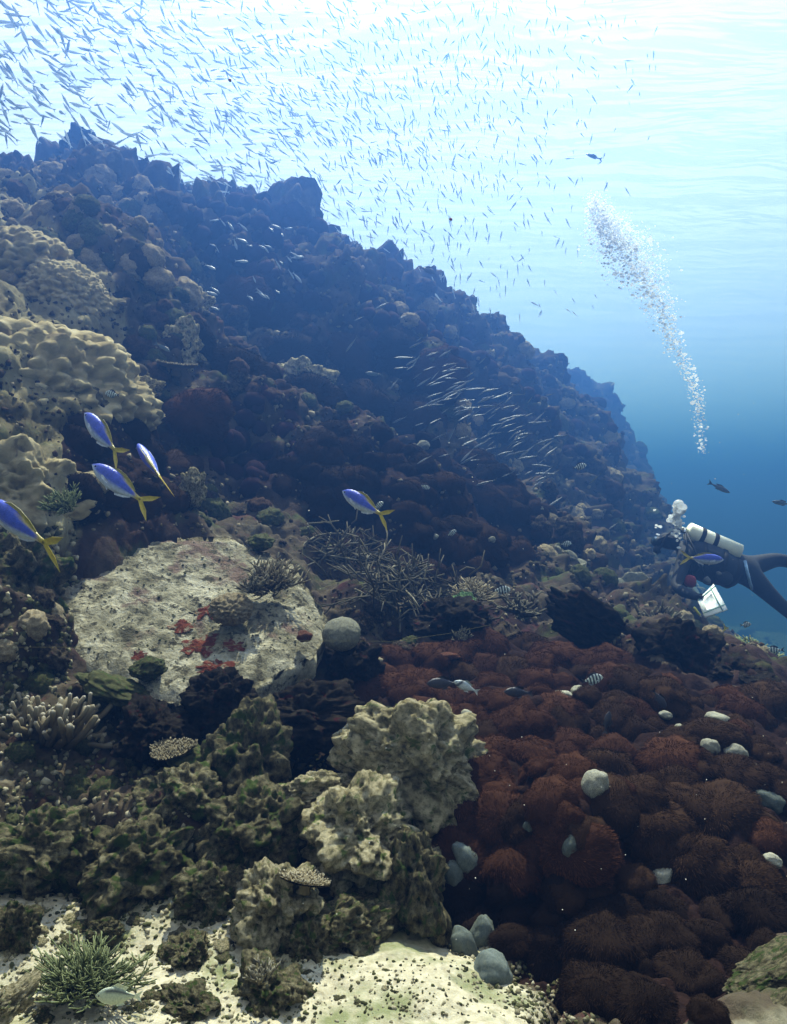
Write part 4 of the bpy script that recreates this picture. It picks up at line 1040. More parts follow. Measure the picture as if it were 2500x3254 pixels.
def fus_col(s, h):
    blue = np.array([.05, .085, .52]); sil = np.array([.46, .55, .66]); yel = np.array([.42, .34, .03]); fac = np.array([.55, .66, .75])
    k = ss(.05, -.55, h)[:, None]; c = blue * (1 - k) + sil * k
    f = (ss(.14, .02, s) * ss(.7, .1, h))[:, None]; c = c * (1 - f) + fac * f
    y = np.maximum(ss(.86, .96, s), ss(.80, .95, h) * ss(.50, .72, s))[:, None]
    return c * (1 - y) + yel * y
YEL = (.50, .40, .035)
fus = make_fish('blue_fish', [(0, .005, .005), (.03, .040, .038), (.10, .085, .085), (.22, .13, .135), (.40, .160, .165), (.55, .150, .155), (.72, .10, .105), (.86, .052, .052), (.95, .032, .032), (1, .034, .034)], .52, fus_col,
    [('tail_fin', [((-.46, .03), (-.50, .034)), ((-.50, .02), (-.62, .13)), ((-.52, .012), (-.80, .225)), ((-.535, 0), (-.70, .085)), ((-.54, 0), (-.57, 0)), ((-.535, 0), (-.70, -.085)), ((-.52, -.012), (-.80, -.225)), ((-.50, -.02), (-.62, -.13)), ((-.46, -.03), (-.50, -.034))], .010, 0, YEL),
     ('dorsal_fin', [((.22, .125), (.20, .14)), ((.10, .155), (.06, .195)), ((-.05, .15), (-.09, .19)), ((-.22, .10), (-.26, .135)), ((-.36, .05), (-.38, .065))], .008, 0, (.34, .30, .05)),
     ('anal_fin', [((-.08, -.15), (-.10, -.18)), ((-.20, -.11), (-.24, -.14)), ((-.34, -.06), (-.36, -.07))], .006, 0, (.5, .55, .62)),
     ('pectoral_fin', [((.22, -.02), (.20, -.01)), ((.20, -.045), (.07, -.045)), ((.19, -.065), (.05, -.085))], .006, .078, (.62, .70, .82)),
     ('pectoral_fin', [((.22, -.02), (.20, -.01)), ((.20, -.045), (.07, -.045)), ((.19, -.065), (.05, -.085))], .006, -.078, (.62, .70, .82)),
     ('pelvic_fin', [((.16, -.14), (.14, -.145)), ((.13, -.15), (.06, -.19)), ((.10, -.155), (.05, -.17))], .005, 0, (.55, .6, .7))],
    (.405, .018, .021, .034), M['fish'], YEL)

def orient(o, Hd, Tl, roll=0.0, dorsal=None):
    x = (Hd - Tl); L_ = x.length; x.normalize()
    up = Vector(dorsal) if dorsal else Vector((0, 0, 1))
    z = (up - x * up.dot(x)).normalized(); y = z.cross(x)
    q = Matrix((x, y, z)).transposed().to_quaternion() @ Quaternion((1, 0, 0), roll)
    o.location = (Hd + Tl) / 2; o.rotation_euler = q.to_euler(); o.scale = (L_,) * 3
    return o
first = True
for hp, tp, dh, dt, roll, lab in [
    ((268, 1312), (362, 1428), 2.95, 2.86, .10, 'blue fish with yellow tail, topmost of the four at left'),
    ((438, 1412), (508, 1515), 2.85, 2.70, -.75, 'narrow looking blue fish with a broad yellow back stripe'),
    ((292, 1476), (442, 1585), 2.75, 2.70, .05, 'large blue fish with yellow tail just above the dark hollow at left'),
    ((-45, 1590), (138, 1722), 2.35, 2.25, -.30, 'blue fish cut off by the left edge of the picture'),
    ((1087, 1560), (1206, 1632), 2.95, 2.85, -.05, 'lone blue fish with yellow tail in the middle of the scene'),
    ((2300, 1779), (2192, 1773), 5.6, 5.6, 0, 'blue fish swimming to the right in front of the diver')]:
    o = fus if first else copy_tree(fus); first = False
    orient(o, P(*hp, dh), P(*tp, dt), roll); tag(o, lab, 'fish', 'blue fish with yellow tails')

def serg_col(s, h):
    base = np.array([.60, .70, .66])[None] * np.ones((len(s), 1)); pale = np.array([.50, .66, .74])
    base = base * (1 - ss(-.3, -.9, h)[:, None]) + pale * ss(-.3, -.9, h)[:, None]
    bar = np.zeros(len(s))
    for c_, w_ in ((.22, .045), (.40, .048), (.57, .045), (.73, .04), (.89, .035)):
        cc = c_ + .03 * h; bar = np.maximum(bar, ss(w_ + .015, w_ - .01, np.abs(s - cc)))
    hd = ss(.12, .02, s)
    bar = np.maximum(bar, hd * .6)[:, None]
    return base * (1 - bar) + np.array([.012, .014, .03]) * bar
DK = (.02, .022, .04)
ser = make_fish('striped_fish', [(0, .01, .01), (.04, .07, .06), (.14, .16, .14), (.3, .25, .22), (.45, .275, .25), (.6, .25, .24), (.75, .16, .16), (.88, .075, .075), (1, .05, .05)], .32, serg_col,
    [('tail_fin', [((-.47, .05), (-.52, .06)), ((-.49, .03), (-.72, .17)), ((-.50, .015), (-.66, .07)), ((-.51, 0), (-.60, 0)), ((-.50, -.015), (-.66, -.07)), ((-.49, -.03), (-.72, -.17)), ((-.47, -.05), (-.52, -.06))], .008, 0, DK),
     ('dorsal_fin', [((.20, .24), (.18, .27)), ((.05, .27), (.02, .34)), ((-.12, .24), (-.16, .33)), ((-.28, .14), (-.36, .20))], .007, 0, DK),
     ('anal_fin', [((-.05, -.245), (-.07, -.28)), ((-.15, -.22), (-.20, -.30)), ((-.30, -.13), (-.36, -.18))], .007, 0, (.10, .13, .16)),
     ('pectoral_fin', [((.22, -.04), (.20, -.02)), ((.20, -.07), (.06, -.05)), ((.19, -.09), (.07, -.13))], .005, .075, (.4, .5, .55)),
     ('pectoral_fin', [((.22, -.04), (.20, -.02)), ((.20, -.07), (.06, -.05)), ((.19, -.09), (.07, -.13))], .005, -.075, (.4, .5, .55))],
    (.40, .05, .026, .028), M['fish'], DK)
first = True
for (px, py, d, l, an, fl, lab) in [
    (1888, 2158, 2.55, 62, 8, 1, 'black and white striped fish over the brown bed'), (1598, 1875, 3.3, 52, 2, 1, 'striped fish above the antler coral'),
    (352, 1252, 3.4, 42, 10, -1, 'striped fish against the cream colony'), (1205, 1605, 3.4, 34, 35, 1, 'striped fish half hidden behind the lone blue fish'),
    (1352, 1548, 4.6, 28, -20, 1, 'dim striped fish over the dark middle mounds'), (1437, 1693, 4.4, 30, 30, 1, 'dim striped fish in the black part of the middle slope'),
    (1845, 1482, 6.0, 40, 12, 1, 'faint striped fish near the school of slender fish'), (1800, 1728, 5.0, 34, 5, 1, 'faint striped fish on the hazy slope left of the diver'),
    (2275, 2112, 4.6, 44, 20, 1, 'striped fish beside the black rough rock'), (2352, 2110, 5.0, 40, 10, 1, 'faint striped fish among others near the right edge, lower one'),
    (2455, 2068, 5.2, 48, -8, -1, 'faint striped fish among others near the right edge, upper one'), (2420, 2118, 5.4, 44, 8, 1, 'faint striped fish nearest the right edge above the ledge'), (2372, 1985, 5.6, 32, 5, 1, 'tiny faint striped fish below the slate')]:
    o = ser if first else copy_tree(ser); first = False
    c_ = P(px, py, d); hl = pxs(l, d) / 2; a = R(an); yw = random.uniform(-.25, .25)
    v = Vector((fl * math.cos(a) * hl, yw * hl, math.sin(a) * hl))
    orient(o, c_ + v, c_ - v); tag(o, lab, 'fish', 'striped fish over the reef')

def plain(name, deep, colf, fincol):
    pr = [(0, .01, .01), (.05, .05 * deep, .05 * deep), (.2, .13 * deep, .12 * deep), (.45, .17 * deep, .16 * deep), (.7, .11 * deep, .11 * deep), (.9, .045 * deep, .045 * deep), (1, .035, .035)]
    return make_fish(name, pr, .45, colf,
        [('tail_fin', [((-.47, .035), (-.52, .05)), ((-.50, .02), (-.70, .16)), ((-.51, 0), (-.62, 0)), ((-.50, -.02), (-.70, -.16)), ((-.47, -.035), (-.52, -.05))], .008, 0, fincol),
         ('dorsal_fin', [((.18, .125 * deep), (.16, .15 * deep)), ((0, .16 * deep), (-.04, .22 * deep)), ((-.25, .09 * deep), (-.32, .15 * deep))], .007, 0, fincol),
         ('anal_fin', [((-.05, -.15 * deep), (-.08, -.18 * deep)), ((-.22, -.10 * deep), (-.28, -.15 * deep))], .007, 0, fincol)], (.40, .02, .024, .03 * deep), M['fish'], fincol)
flatc = lambda c, b: (lambda s, h: np.array(c)[None] * (ss(-.8, .1, h)[:, None]) + np.array(b)[None] * (1 - ss(-.8, .1, h)[:, None]))
dark = plain('dark_fish', 1.25, flatc((.02, .02, .03), (.05, .05, .06)), (.02, .02, .03))
grey = plain('grey_fish', .8, flatc((.05, .09, .13), (.12, .18, .22)), (.05, .08, .11))
def pale_col(s, h):
    c = np.array([.34, .40, .28])[None] * np.ones((len(s), 1)); b = (ss(.62, .72, h) * ss(.95, .88, h) * ss(.2, .3, s))[:, None]
    return c * (1 - b) + np.array([.015, .02, .015]) * b
pale = plain('pale_fish', 1.5, pale_col, (.55, .62, .45))
def bw_col(s, h):
    c = np.array([.48, .55, .56])[None] * np.ones((len(s), 1)); b = (ss(.08, .05, np.abs(s - .25 - .1 * h)) * .95)[:, None]
    return c * (1 - b) + np.array([.01, .01, .015]) * b
band = plain('banded_fish', 1.2, bw_col, (.4, .45, .45))
slim = plain('slender_yellow_fish', .42, flatc((.55, .52, .06), (.5, .5, .15)), (.5, .5, .08))
used = set()
for proto, px, py, d, l, an, fl, lab in [
    (dark, 1930, 2290, 2.55, 62, 78, 1, 'dark fish hanging head up over the brown bed'), (dark, 2098, 2225, 2.9, 60, -55, 1, 'dark fish diving into the brown bed'), (dark, 1400, 2172, 2.9, 90, 2, -1, 'dark fish low over the back of the brown bed'),
    (dark, 1640, 2200, 2.8, 80, 5, -1, 'dark fish in the middle of the red brown mounds'), (dark, 1930, 1935, 4.3, 44, -8, 1, 'dark fish beside the slanting dark ledge'), (dark, 1083, 783, 8.5, 44, 60, 1, 'dark fish just above the end of the domed crest'), (dark, 1362, 860, 9, 46, -25, 1, 'grey fish above the hazy far ridge'),
    (dark, 1095, 810, 8.8, 34, 80, 1, 'small dark fish under the one above the domed crest'),
    (band, 1475, 2180, 2.8, 75, 25, -1, 'pale grey fish with a black bar behind the head'), (pale, 365, 3165, 1.5, 120, 6, -1, 'pale fish with a black line along its back over the rubble'),
    (grey, 2290, 1552, 7.5, 62, -28, 1, 'grey fish in open water above the diver'), (grey, 2480, 1598, 7.5, 60, 8, -1, 'grey fish at the right edge above the diver'), (grey, 1883, 497, 9, 46, 15, -1, 'pale teal fish high in the bright water'),
    (slim, 2285, 2032, 4.6, 72, -58, -1, 'slender yellow fish below the slate'), (grey, 1185, 1188, 6.5, 50, 5, -1, 'small grey fish above the slope'), (grey, 520, 1105, 5.0, 50, -30, 1, 'dim bluish fish beside the small table coral')]:
    o = copy_tree(proto) if proto.name in used else proto
    used.add(proto.name)
    c_ = P(px, py, d); hl = pxs(l, d) / 2; a = R(an)
    v = Vector((fl * math.cos(a) * hl, -.15 * hl, math.sin(a) * hl)) if abs(an) < 60 else Vector((fl * math.cos(a) * hl, 0, math.sin(a) * hl))
    orient(o, c_ + v, c_ - v, 0, (0, 0, 1) if abs(an) < 60 else (1, 0, .2)); tag(o, lab, 'fish')

# ---- schools
def small_fish_geo():
    pr = [(0, .004, .004), (.08, .045, .045), (.3, .085, .09), (.55, .075, .085), (.85, .03, .03), (1, .018, .018)]
    def colf(s, h):
        k = ss(.2, -.4, h)[:, None]; return np.array([.16, .21, .27]) * (1 - k) + np.array([.46, .52, .56]) * k
    V, Q, c = fish_body(pr, .5, colf, 9, 8)
    Vt, Qt = fin([((-.47, .016), (-.50, .03)), ((-.49, .008), (-.64, .11)), ((-.50, 0), (-.55, 0)), ((-.49, -.008), (-.64, -.11)), ((-.47, -.016), (-.50, -.03))], .008)
    return np.vstack([V, Vt]), np.vstack([Q, Qt + len(V)]), np.vstack([c, np.tile([.14, .19, .24], (len(Vt), 1))])
SV, SQ, SC = small_fish_geo()
small_me = mesh('school_fish', SV, SQ, M['silver'], True, SC)
def frame(Hd, Tl, roll=0.0):
    x = (Hd - Tl); L_ = x.length; x.normalize(); z = (Vector((0, 0, 1)) - x * x.z)
    z = z.normalized() if z.length > .05 else Vector((0, -1, 0)); y = z.cross(x)
    return Matrix((x, y, z)).transposed() @ Matrix.Rotation(roll, 3, 'X'), L_
rs = np.random.default_rng(77); cand = []
tries = 0
while len(cand) < 2100 and tries < 30000:
    tries += 1
    px, py = rs.uniform(-30, 2100), rs.uniform(-20, 1010)
    ridge = np.interp(px, [0, 200, 320, 560, 800, 1000, 1100, 1350, 1600, 1950], [470, 440, 450, 610, 640, 720, 820, 930, 1060, 1150])
    if py > ridge: continue
    dens = .42 + .58 * math.exp(-(((px - 1150) / 520) ** 2 + ((py - 420) / 300) ** 2))
    dens *= float(ss(2300, 1500, px + .25 * py)) * float(ss(-250, 60, py + .35 * (1300 - px) * (px < 1300)))
    if rs.random() > dens: continue
    lp = np.interp(px, [0, 500, 1000, 1500], [60, 41, 29, 25]) * rs.uniform(.6, 1.35)
    d = np.interp(px, [0, 500, 1000, 1500], [7.2, 8.8, 10.8, 11.8]) * rs.uniform(.9, 1.05)
    an = np.interp(px, [0, 600, 1000, 1400], [33, 38, 45, 80]) + rs.normal(0, 24)
    cand.append((lp, px, py, d, an))
cand.sort(key=lambda c_: -c_[0])
Vs, Qs, Cs = [], [], []
def zone(px, py):
    return 'near the left edge' if px < 420 else 'over the reef crest' if px < 900 else 'in the bright middle water'
for i, (lp, px, py, d, an) in enumerate(cand):
    c_ = P(px, py, d); a = R(an); hl = pxs(lp, d) / 2
    v = Vector((-math.cos(a), rs.normal(0, .35), math.sin(a))).normalized() * hl
    Rm, L_ = frame(c_ + v, c_ - v, rs.normal(0, .3))
    if i < 300:
        o = obj('school_fish', small_me, None, c_, Rm.to_euler(), L_)
        tag(o, 'slender grey fish of the great school ' + zone(px, py), 'fish', 'great school, fish ' + zone(px, py))
    else:
        Qs.append(SQ + len(Vs) * len(SV)); Vs.append(SV @ np.array(Rm).T * L_ + np.array(c_)); Cs.append(SC)
tag(obj('fish_school', mesh('fish_school', np.vstack(Vs), np.vstack(Qs), M['silver'], True, np.vstack(Cs))), 'distant part of the great school, countless tiny fish', None, kind='stuff')
# slender silver fish streaming over the middle slope
Vs, Qs, Cs = [], [], []
SC2 = SC * .5
for i in range(150):
    px, py = rs.normal(1520, 150), 0
    py = 1180 + (px - 1300) * .55 + rs.normal(0, 85)
    loc, _n = hit(px, py); d = min(7.6, (loc.y if loc else 9) * rs.uniform(.82, .93)); lp = rs.uniform(26, 66)
    an = 24 + rs.normal(0, 14); c_ = P(px, py, d); hl = pxs(lp, d) / 2; a = R(an)
    v = Vector((-math.cos(a), rs.normal(0, .2), -math.sin(a))).normalized() * hl
    Rm, L_ = frame(c_ + v, c_ - v, rs.normal(0, .5))
    Vs.append(None)
    o = obj('silver_fish', None, None, c_, Rm.to_euler(), (L_, L_, L_ * .8)) if False else None
    if i == 0: slim_me = mesh('silver_fish', SV * np.array([1, .8, .7]), SQ, M['fish'], True, np.clip(SC2, 0, 1))
    tag(obj('silver_fish', slim_me, None, c_, Rm.to_euler(), L_), 'slender silver fish streaming over the middle slope', 'fish', 'silver fish over the middle slope')
pale_me = mesh('pale_reef_fish', SV * np.array([1, 1.1, 1.5]), SQ, M['fish'], True, np.tile([.26, .32, .38], (len(SV), 1)))
for i in range(34):
    px, py = rs.uniform(670, 960), rs.uniform(690, 980)
    loc, _n = hit(px, py)
    d = (loc.y if loc else 9.5) * .9; lp = rs.uniform(20, 44); an = rs.normal(-40, 30); c_ = P(px, py, d); hl = pxs(lp, d) / 2; a = R(an)
    v = Vector((math.cos(a), rs.normal(0, .5), math.sin(a))).normalized() * hl
    Rm, L_ = frame(c_ + v, c_ - v)
    tag(obj('pale_reef_fish', pale_me, None, c_, Rm.to_euler(), L_), 'small pale fish hovering before the domed crest', 'fish', 'pale fish before the domed crest')
# ------------------------------------------------------------------ diver
def flat_mat(name, col, rough=.6, spec=.3, var=.25, scale=18.0, bump=.15):
    m, t, b = new_mat(name); tc = nd(t, 'ShaderNodeTexCoord')
    n = nd(t, 'ShaderNodeTexNoise', inp={'Scale': scale, 'Detail': 5.0}); t.links.new(tc.outputs['Object'], n.inputs['Vector'])
    r = ramp(t, n.outputs[0], [(.3, tuple(c * (1 - var) for c in col)), (.7, tuple(min(1, c * (1 + var)) for c in col))])
    t.links.new(r.outputs[0], b.inputs['Base Color']); b.inputs['Roughness'].default_value = rough; b.inputs['Specular IOR Level'].default_value = spec
    bp = nd(t, 'ShaderNodeBump', inp={'Strength': bump, 'Distance': .01}); t.links.new(n.outputs[0], bp.inputs['Height']); t.links.new(bp.outputs[0], b.inputs['Normal'])
    return m
M['neoprene'] = flat_mat('black_neoprene', (.012, .014, .02), .8)
M['vest'] = flat_mat('dark_vest', (.016, .02, .032), .7)
M['tank'] = flat_mat('tank_paint', (.78, .78, .62), .35, .5, .08)
M['strap'] = flat_mat('black_strap', (.01, .01, .014), .7)
M['lens'] = flat_mat('mask_lens', (.03, .05, .06), .08, .8, .05)
M['slate'] = flat_mat('white_plastic', (.86, .88, .82), .5, .3, .05)
M['line'] = flat_mat('green_line', (.10, .24, .20), .6)
M['yellow'] = flat_mat('yellow_paint', (.62, .56, .05), .5)
M['dark_red'] = flat_mat('dark_red', (.20, .02, .03), .6)
M['strapblue'] = flat_mat('pale_blue_strap', (.22, .36, .55), .6)
M['skin'] = flat_mat('skin', (.30, .19, .14), .6)

D0 = 8.0
def skin_body():
    J, E, Rr = [], [], []
    def j(px, py, d, r, parent=None):
        J.append(P(px, py, d)); Rr.append(r)
        if parent is not None: E.append((parent, len(J) - 1))
        return len(J) - 1
    pel = j(2368, 1818, D0, (.14, .17))
    wai = j(2310, 1797, D0, (.13, .155), pel)
    che = j(2245, 1771, D0, (.155, .18), wai)
    uch = j(2192, 1748, D0, (.13, .165), che)
    nek = j(2158, 1730, D0, (.062, .062), uch)
    hd1 = j(2132, 1722, D0, (.092, .088), nek)
    hd2 = j(2112, 1716, D0, (.105, .095), hd1)
    hd3 = j(2096, 1726, D0, (.07, .065), hd2)
    for sg, el, wr, hn in ((-1, (2146, 1866, 7.52), (2206, 1896, 7.22), (2220, 1900, 7.16)), (1, (2156, 1846, 8.22), (2184, 1856, 8.02), (2197, 1854, 7.98))):
        sh = j(2178, 1764, D0 + sg * .17, (.08, .08), uch)
        e = j(*el, (.056, .056), sh); m_ = j((el[0] + wr[0]) / 2, (el[1] + wr[1]) / 2 + 2, (el[2] + wr[2]) / 2, (.052, .052), e)
        w_ = j(*wr, (.036, .036), m_); h_ = j(*hn, (.042, .026), w_)
        for k in range(4):      # fingers
            f1 = j(hn[0] + 7 + k, hn[1] - 5 + 4 * k, hn[2] - .015, (.011, .011), h_); f2 = j(hn[0] + 15 - k, hn[1] - 4 + 4 * k, hn[2] + .012, (.009, .009), f1)
        t1 = j(hn[0] + 3, hn[1] - 10, hn[2] + .02, (.012, .012), w_); j(hn[0] + 12, hn[1] - 12, hn[2] + .02, (.010, .010), t1)
    for sg, kn, an, ft in ((-1, (2462, 1906, 7.88), (2556, 1990, 7.92), (2600, 2010, 7.92)), (1, (2472, 1776, 8.16), (2580, 1806, 8.25), (2625, 1815, 8.25))):
        hp = j(2385, 1832 if sg < 0 else 1800, D0 + sg * .10, (.115, .115), pel)
        k_ = j(*kn, (.075, .075), hp); cf = j(kn[0] * .65 + an[0] * .35, kn[1] * .65 + an[1] * .35, kn[2], (.068, .068), k_)
        a_ = j(*an, (.046, .046), cf); j(*ft, (.045, .04), a_)
    me = bpy.data.meshes.new('person'); me.from_pydata([tuple(v) for v in J], E, []); me.update()
    o = bpy.data.objects.new('person', me); C.objects.link(o)
    sk = o.modifiers.new('skin', 'SKIN'); sk.use_smooth_shade = True
    o.modifiers.new('sub', 'SUBSURF').levels = 2; o.modifiers['sub'].render_levels = 2
    for v, r in zip(me.skin_vertices[0].data, Rr): v.radius = r
    me.skin_vertices[0].data[0].use_root = True
    me.materials.append(M['neoprene'])
    return o
person = skin_body()
# bake the skin so the body is a plain continuous mesh
bpy.context.view_layer.update()
_ev = person.evaluated_get(bpy.context.evaluated_depsgraph_get()); _bm = bpy.data.meshes.new_from_object(_ev)
person.modifiers.clear(); person.data = _bm; _bm.name = 'person'
_bm.polygons.foreach_set('use_smooth', np.ones(len(_bm.polygons), bool))
if not _bm.materials: _bm.materials.append(M['neoprene'])
tag(person, 'diver in black suit swimming left with a pale tank on the back', 'person')

def capsule(a, b, r, n=20, ends=(.5, .3), steps=5):
    a, b = np.array(a), np.array(b); x = (b - a) / np.linalg.norm(b - a); L_ = np.linalg.norm(b - a); pts_, rr = [], []
    for k in range(steps + 1):
        t = k / steps * math.pi / 2; pts_.append(a + x * r * ends[0] * (1 - math.sin(t))); rr.append(max(.002, r * math.sin(t)))
    for k in range(steps, -1, -1):
        t = k / steps * math.pi / 2; pts_.append(b - x * r * ends[1] * (1 - math.sin(t))); rr.append(max(.002, r * math.sin(t)))
    return tube(np.array(pts_), rr, n)
def tmesh(name, pts_, rad, mat, n=10, parent=None):
    V, Q, T = tube([tuple(p) for p in pts_], rad, n); return obj(name, mesh(name, V, [Q, T], mat), parent)
ta, tb_ = P(2186, 1688, 7.97), P(2346, 1757, 7.97)
V, Q, T = capsule(ta, tb_, .092, 24, (1.0, .35)); tank = obj('tank', mesh('tank', V, [Q, T], M['tank']), person); tank['label'] = 'pale cream air tank with black bands'
ax = (tb_ - ta).normalized()
for f in (.24, .49):
    c_ = ta + (tb_ - ta) * f; tmesh('band', [c_ - ax * .022, c_ - ax * .018, c_ + ax * .018, c_ + ax * .022], [.094, .0955, .0955, .094], M['strap'], 24, tank)
tmesh('valve', [ta + ax * .02, ta - ax * .03, ta - ax * .07], [.02, .022, .018], M['tank'], 10, tank)
tmesh('valve_knob', [ta - ax * .05 + Vector((0, -.05, 0)), ta - ax * .05 + Vector((0, .05, 0))], [.016, .016], M['strap'], 10, tank)
# vest: a padded shell round the torso
def vest():
    cs = [P(2182, 1752, D0), P(2215, 1764, D0), P(2255, 1780, D0), P(2300, 1800, D0), P(2340, 1815, D0)]
    n = 24; t = np.arange(n) * 2 * math.pi / n; V = []
    xs = (cs[-1] - cs[0]).normalized(); yv = Vector((0, 1, 0)); zv = xs.cross(yv) * -1
    for k, (c_, a_, b_) in enumerate(zip(cs, (.19, .225, .23, .21, .17), (.165, .20, .205, .18, .15))):
        for q_ in t: V.append(c_ + yv * a_ * math.cos(q_) + zv * b_ * math.sin(q_) * (1.12 if math.sin(q_) * zv.z < 0 else .82))
    V = np.array([tuple(v) for v in V]); V += .012 * np.stack([noise(V * 9), noise(V * 9 + 7), noise(V * 9 + 13)], 1)
    return mesh('vest', V, grid_faces(len(cs), n, True), M['vest'])
obj('vest', vest(), person)
def torso_band(f, wd, mat, name='strap'):
    c_ = P(2182, 1752, D0).lerp(P(2340, 1815, D0), f); xs = (P(2340, 1815, D0) - P(2182, 1752, D0)).normalized(); zv = xs.cross(Vector((0, 1, 0))) * -1; V = []
    a_, b_ = np.interp(f, [0, .25, .5, .75, 1], [.19, .225, .23, .21, .17]) + .006, np.interp(f, [0, .25, .5, .75, 1], [.165, .20, .205, .18, .15]) + .006
    for o_, g_ in ((-wd, 0), (-wd * .8, .008), (wd * .8, .008), (wd, 0)):
        for q_ in np.arange(24) * math.pi / 12: V.append(tuple(c_ + xs * o_ + Vector((0, 1, 0)) * (a_ + g_) * math.cos(q_) + zv * (b_ + g_) * math.sin(q_) * (1.12 if math.sin(q_) * zv.z < 0 else .82)))
    return obj(name, mesh(name, V, grid_faces(4, 24, True), mat), person)
torso_band(.18, .022, M['strap'], 'shoulder_strap'); torso_band(.58, .026, M['strap'], 'chest_strap'); torso_band(.9, .03, M['strap'], 'belt')
M['grey_plastic'] = flat_mat('grey_plastic', (.12, .13, .14), .5)
for px_, py_ in ((2226, 1795), (2284, 1822)):
    V_, T_ = blob(2, 3, .02, 1, 0, 1, 0, 1); obj('buckle', mesh('buckle', V_ * np.array([.03, .012, .02]), T_, M['grey_plastic']), person, P(px_, py_, 7.765), (0, .4, 0))
V_, T_ = blob(3, 7, .05, 1.2, 0, 1, 0, 1); obj('pocket', mesh('pocket', V_ * np.array([.09, .04, .07]), T_, M['vest']), person, P(2300, 1835, 7.80), (0, .38, 0))
tmesh('gauge', [P(2240, 1838, 7.74), P(2252, 1850, 7.72)], [.035, .03], M['grey_plastic'], 12, person)
tmesh('hose', [P(2182, 1694, 7.9), P(2205, 1745, 7.74), P(2228, 1800, 7.74), P(2240, 1838, 7.74)], [.009] * 4, M['strap'], 8, person)
tmesh('hose', [P(2176, 1692, 7.9), P(2150, 1682, 7.82), P(2120, 1700, 7.80), P(2100, 1738, 7.86), P(2092, 1745, 7.95)], [.012] * 5, M['strap'], 8, person)
tmesh('hose', [P(2176, 1692, 7.9), P(2180, 1730, 7.76), P(2195, 1800, 7.76), P(2198, 1840, 7.80)], [.011] * 4, M['strap'], 8, person)
tmesh('regulator', [P(2092, 1745, 7.93), P(2082, 1750, 7.93)], [.045, .038], M['strap'], 12, person)
V_, T_ = blob(3, 4, .02, 1, 0, 1, 0, 1); mk = obj('mask', mesh('mask', V_ * np.array([.05, .085, .055]), T_, M['strap']), person, P(2088, 1722, D0), (0, .5, 0))
obj('lens', mesh('lens', V_ * np.array([.022, .07, .042]), T_, M['lens']), mk, (-.036, 0, 0))
tmesh('mask_strap', [P(2092, 1716, 7.885), P(2112, 1706, 7.87), P(2138, 1712, 7.89)], [.014] * 3, M['strap'], 8, person)
tmesh('waist_strap', [P(2366, 1782, 7.86), P(2374, 1815, 7.80), P(2384, 1855, 7.82), P(2390, 1872, 7.88)], [.016] * 4, M['strapblue'], 8, person)['label'] = 'pale blue strap end at the hip'
for nm, a_, b_ in (('swim_fin', (2585, 2003, 7.92), (2790, 2120, 7.95)), ('swim_fin', (2610, 1813, 8.25), (2830, 1880, 8.3))):
    A_, B_ = P(*a_), P(*b_); x = (B_ - A_).normalized(); y = Vector((0, 1, 0)); V = []
    for s, w_, h_ in ((0, .05, .05), (.25, .065, .045), (.5, .09, .02), (.8, .11, .012), (1, .10, .006)):
        c_ = A_ + (B_ - A_) * s; z = x.cross(y)
        for q_ in np.arange(12) * math.pi / 6: V.append(tuple(c_ + y * w_ * math.cos(q_) + z * h_ * math.sin(q_)))
    obj(nm, mesh(nm, V, [grid_faces(5, 12, True), np.array([[48 + k for k in range(12)]])], M['vest']), person)
V_, T_ = blob(3, 6, .15, 1.2, .05, 3, 0, 1); tag(obj('red_pouch', mesh('red_pouch', V_, T_, M['dark_red']), None, P(2192, 1847, 7.62), (0, .3, 0), (.062, .035, .06)), "dark red rounded pouch held at the diver's chest", 'pouch')

# slate and pencil in the diver's hand
cn = [Vector(P(*c_)) for c_ in ((2267, 1857, 7.30), (2216, 1908, 7.14), (2240, 1962, 6.88), (2311, 1937, 7.0))]
ctr = sum(cn, Vector()) / 4; nrm_s = ((cn[2] - cn[0]).cross(cn[3] - cn[1])).normalized()
if nrm_s.y > 0: nrm_s = -nrm_s
V = [tuple(c_ - ctr + nrm_s * s) for s in (.006, -.006) for c_ in cn]
sl = obj('dive_slate', mesh('dive_slate', V, np.array([[3, 2, 1, 0], [4, 5, 6, 7], [0, 1, 5, 4], [1, 2, 6, 5], [2, 3, 7, 6], [3, 0, 4, 7]]), M['slate'], False), None, ctr)
tag(sl, "white writing slate with two green lines in the diver's hand", 'slate')
def lerp2(u, v): return (cn[0] * (1 - u) + cn[1] * u) * (1 - v) + (cn[3] * (1 - u) + cn[2] * u) * v - ctr
for (u0, v0), (u1, v1) in (((0.22, 0), (.22, 1)), ((0, .82), (1, .80)), ((0, .10), (1, .04))):
    a_, b_ = lerp2(u0, v0), lerp2(u1, v1); wv = (b_ - a_).cross(nrm_s).normalized() * .0045
    V = [a_ - wv + nrm_s * .0085, a_ + wv + nrm_s * .0085, b_ + wv + nrm_s * .0085, b_ - wv + nrm_s * .0085, a_ - wv + nrm_s * .005, a_ + wv + nrm_s * .005, b_ + wv + nrm_s * .005, b_ - wv + nrm_s * .005]
    obj('line', mesh('line', [tuple(v) for v in V], np.array([[0, 1, 2, 3], [0, 4, 5, 1], [1, 5, 6, 2], [2, 6, 7, 3], [3, 7, 4, 0]]), M['line'], False), sl)
pe = empty('pencil', P(2216, 1945, 6.9)); o_ = Vector(pe.location)
tmesh('shaft', [P(2205, 1930, 6.9) - o_, P(2224, 1955, 6.9) - o_], [.010, .010], M['yellow'], 8, pe); tmesh('tip', [P(2224, 1955, 6.9) - o_, P(2228, 1961, 6.9) - o_], [.009, .002], M['slate'], 8, pe)
tag(pe, "yellow pencil hanging beside the white slate", 'pencil')

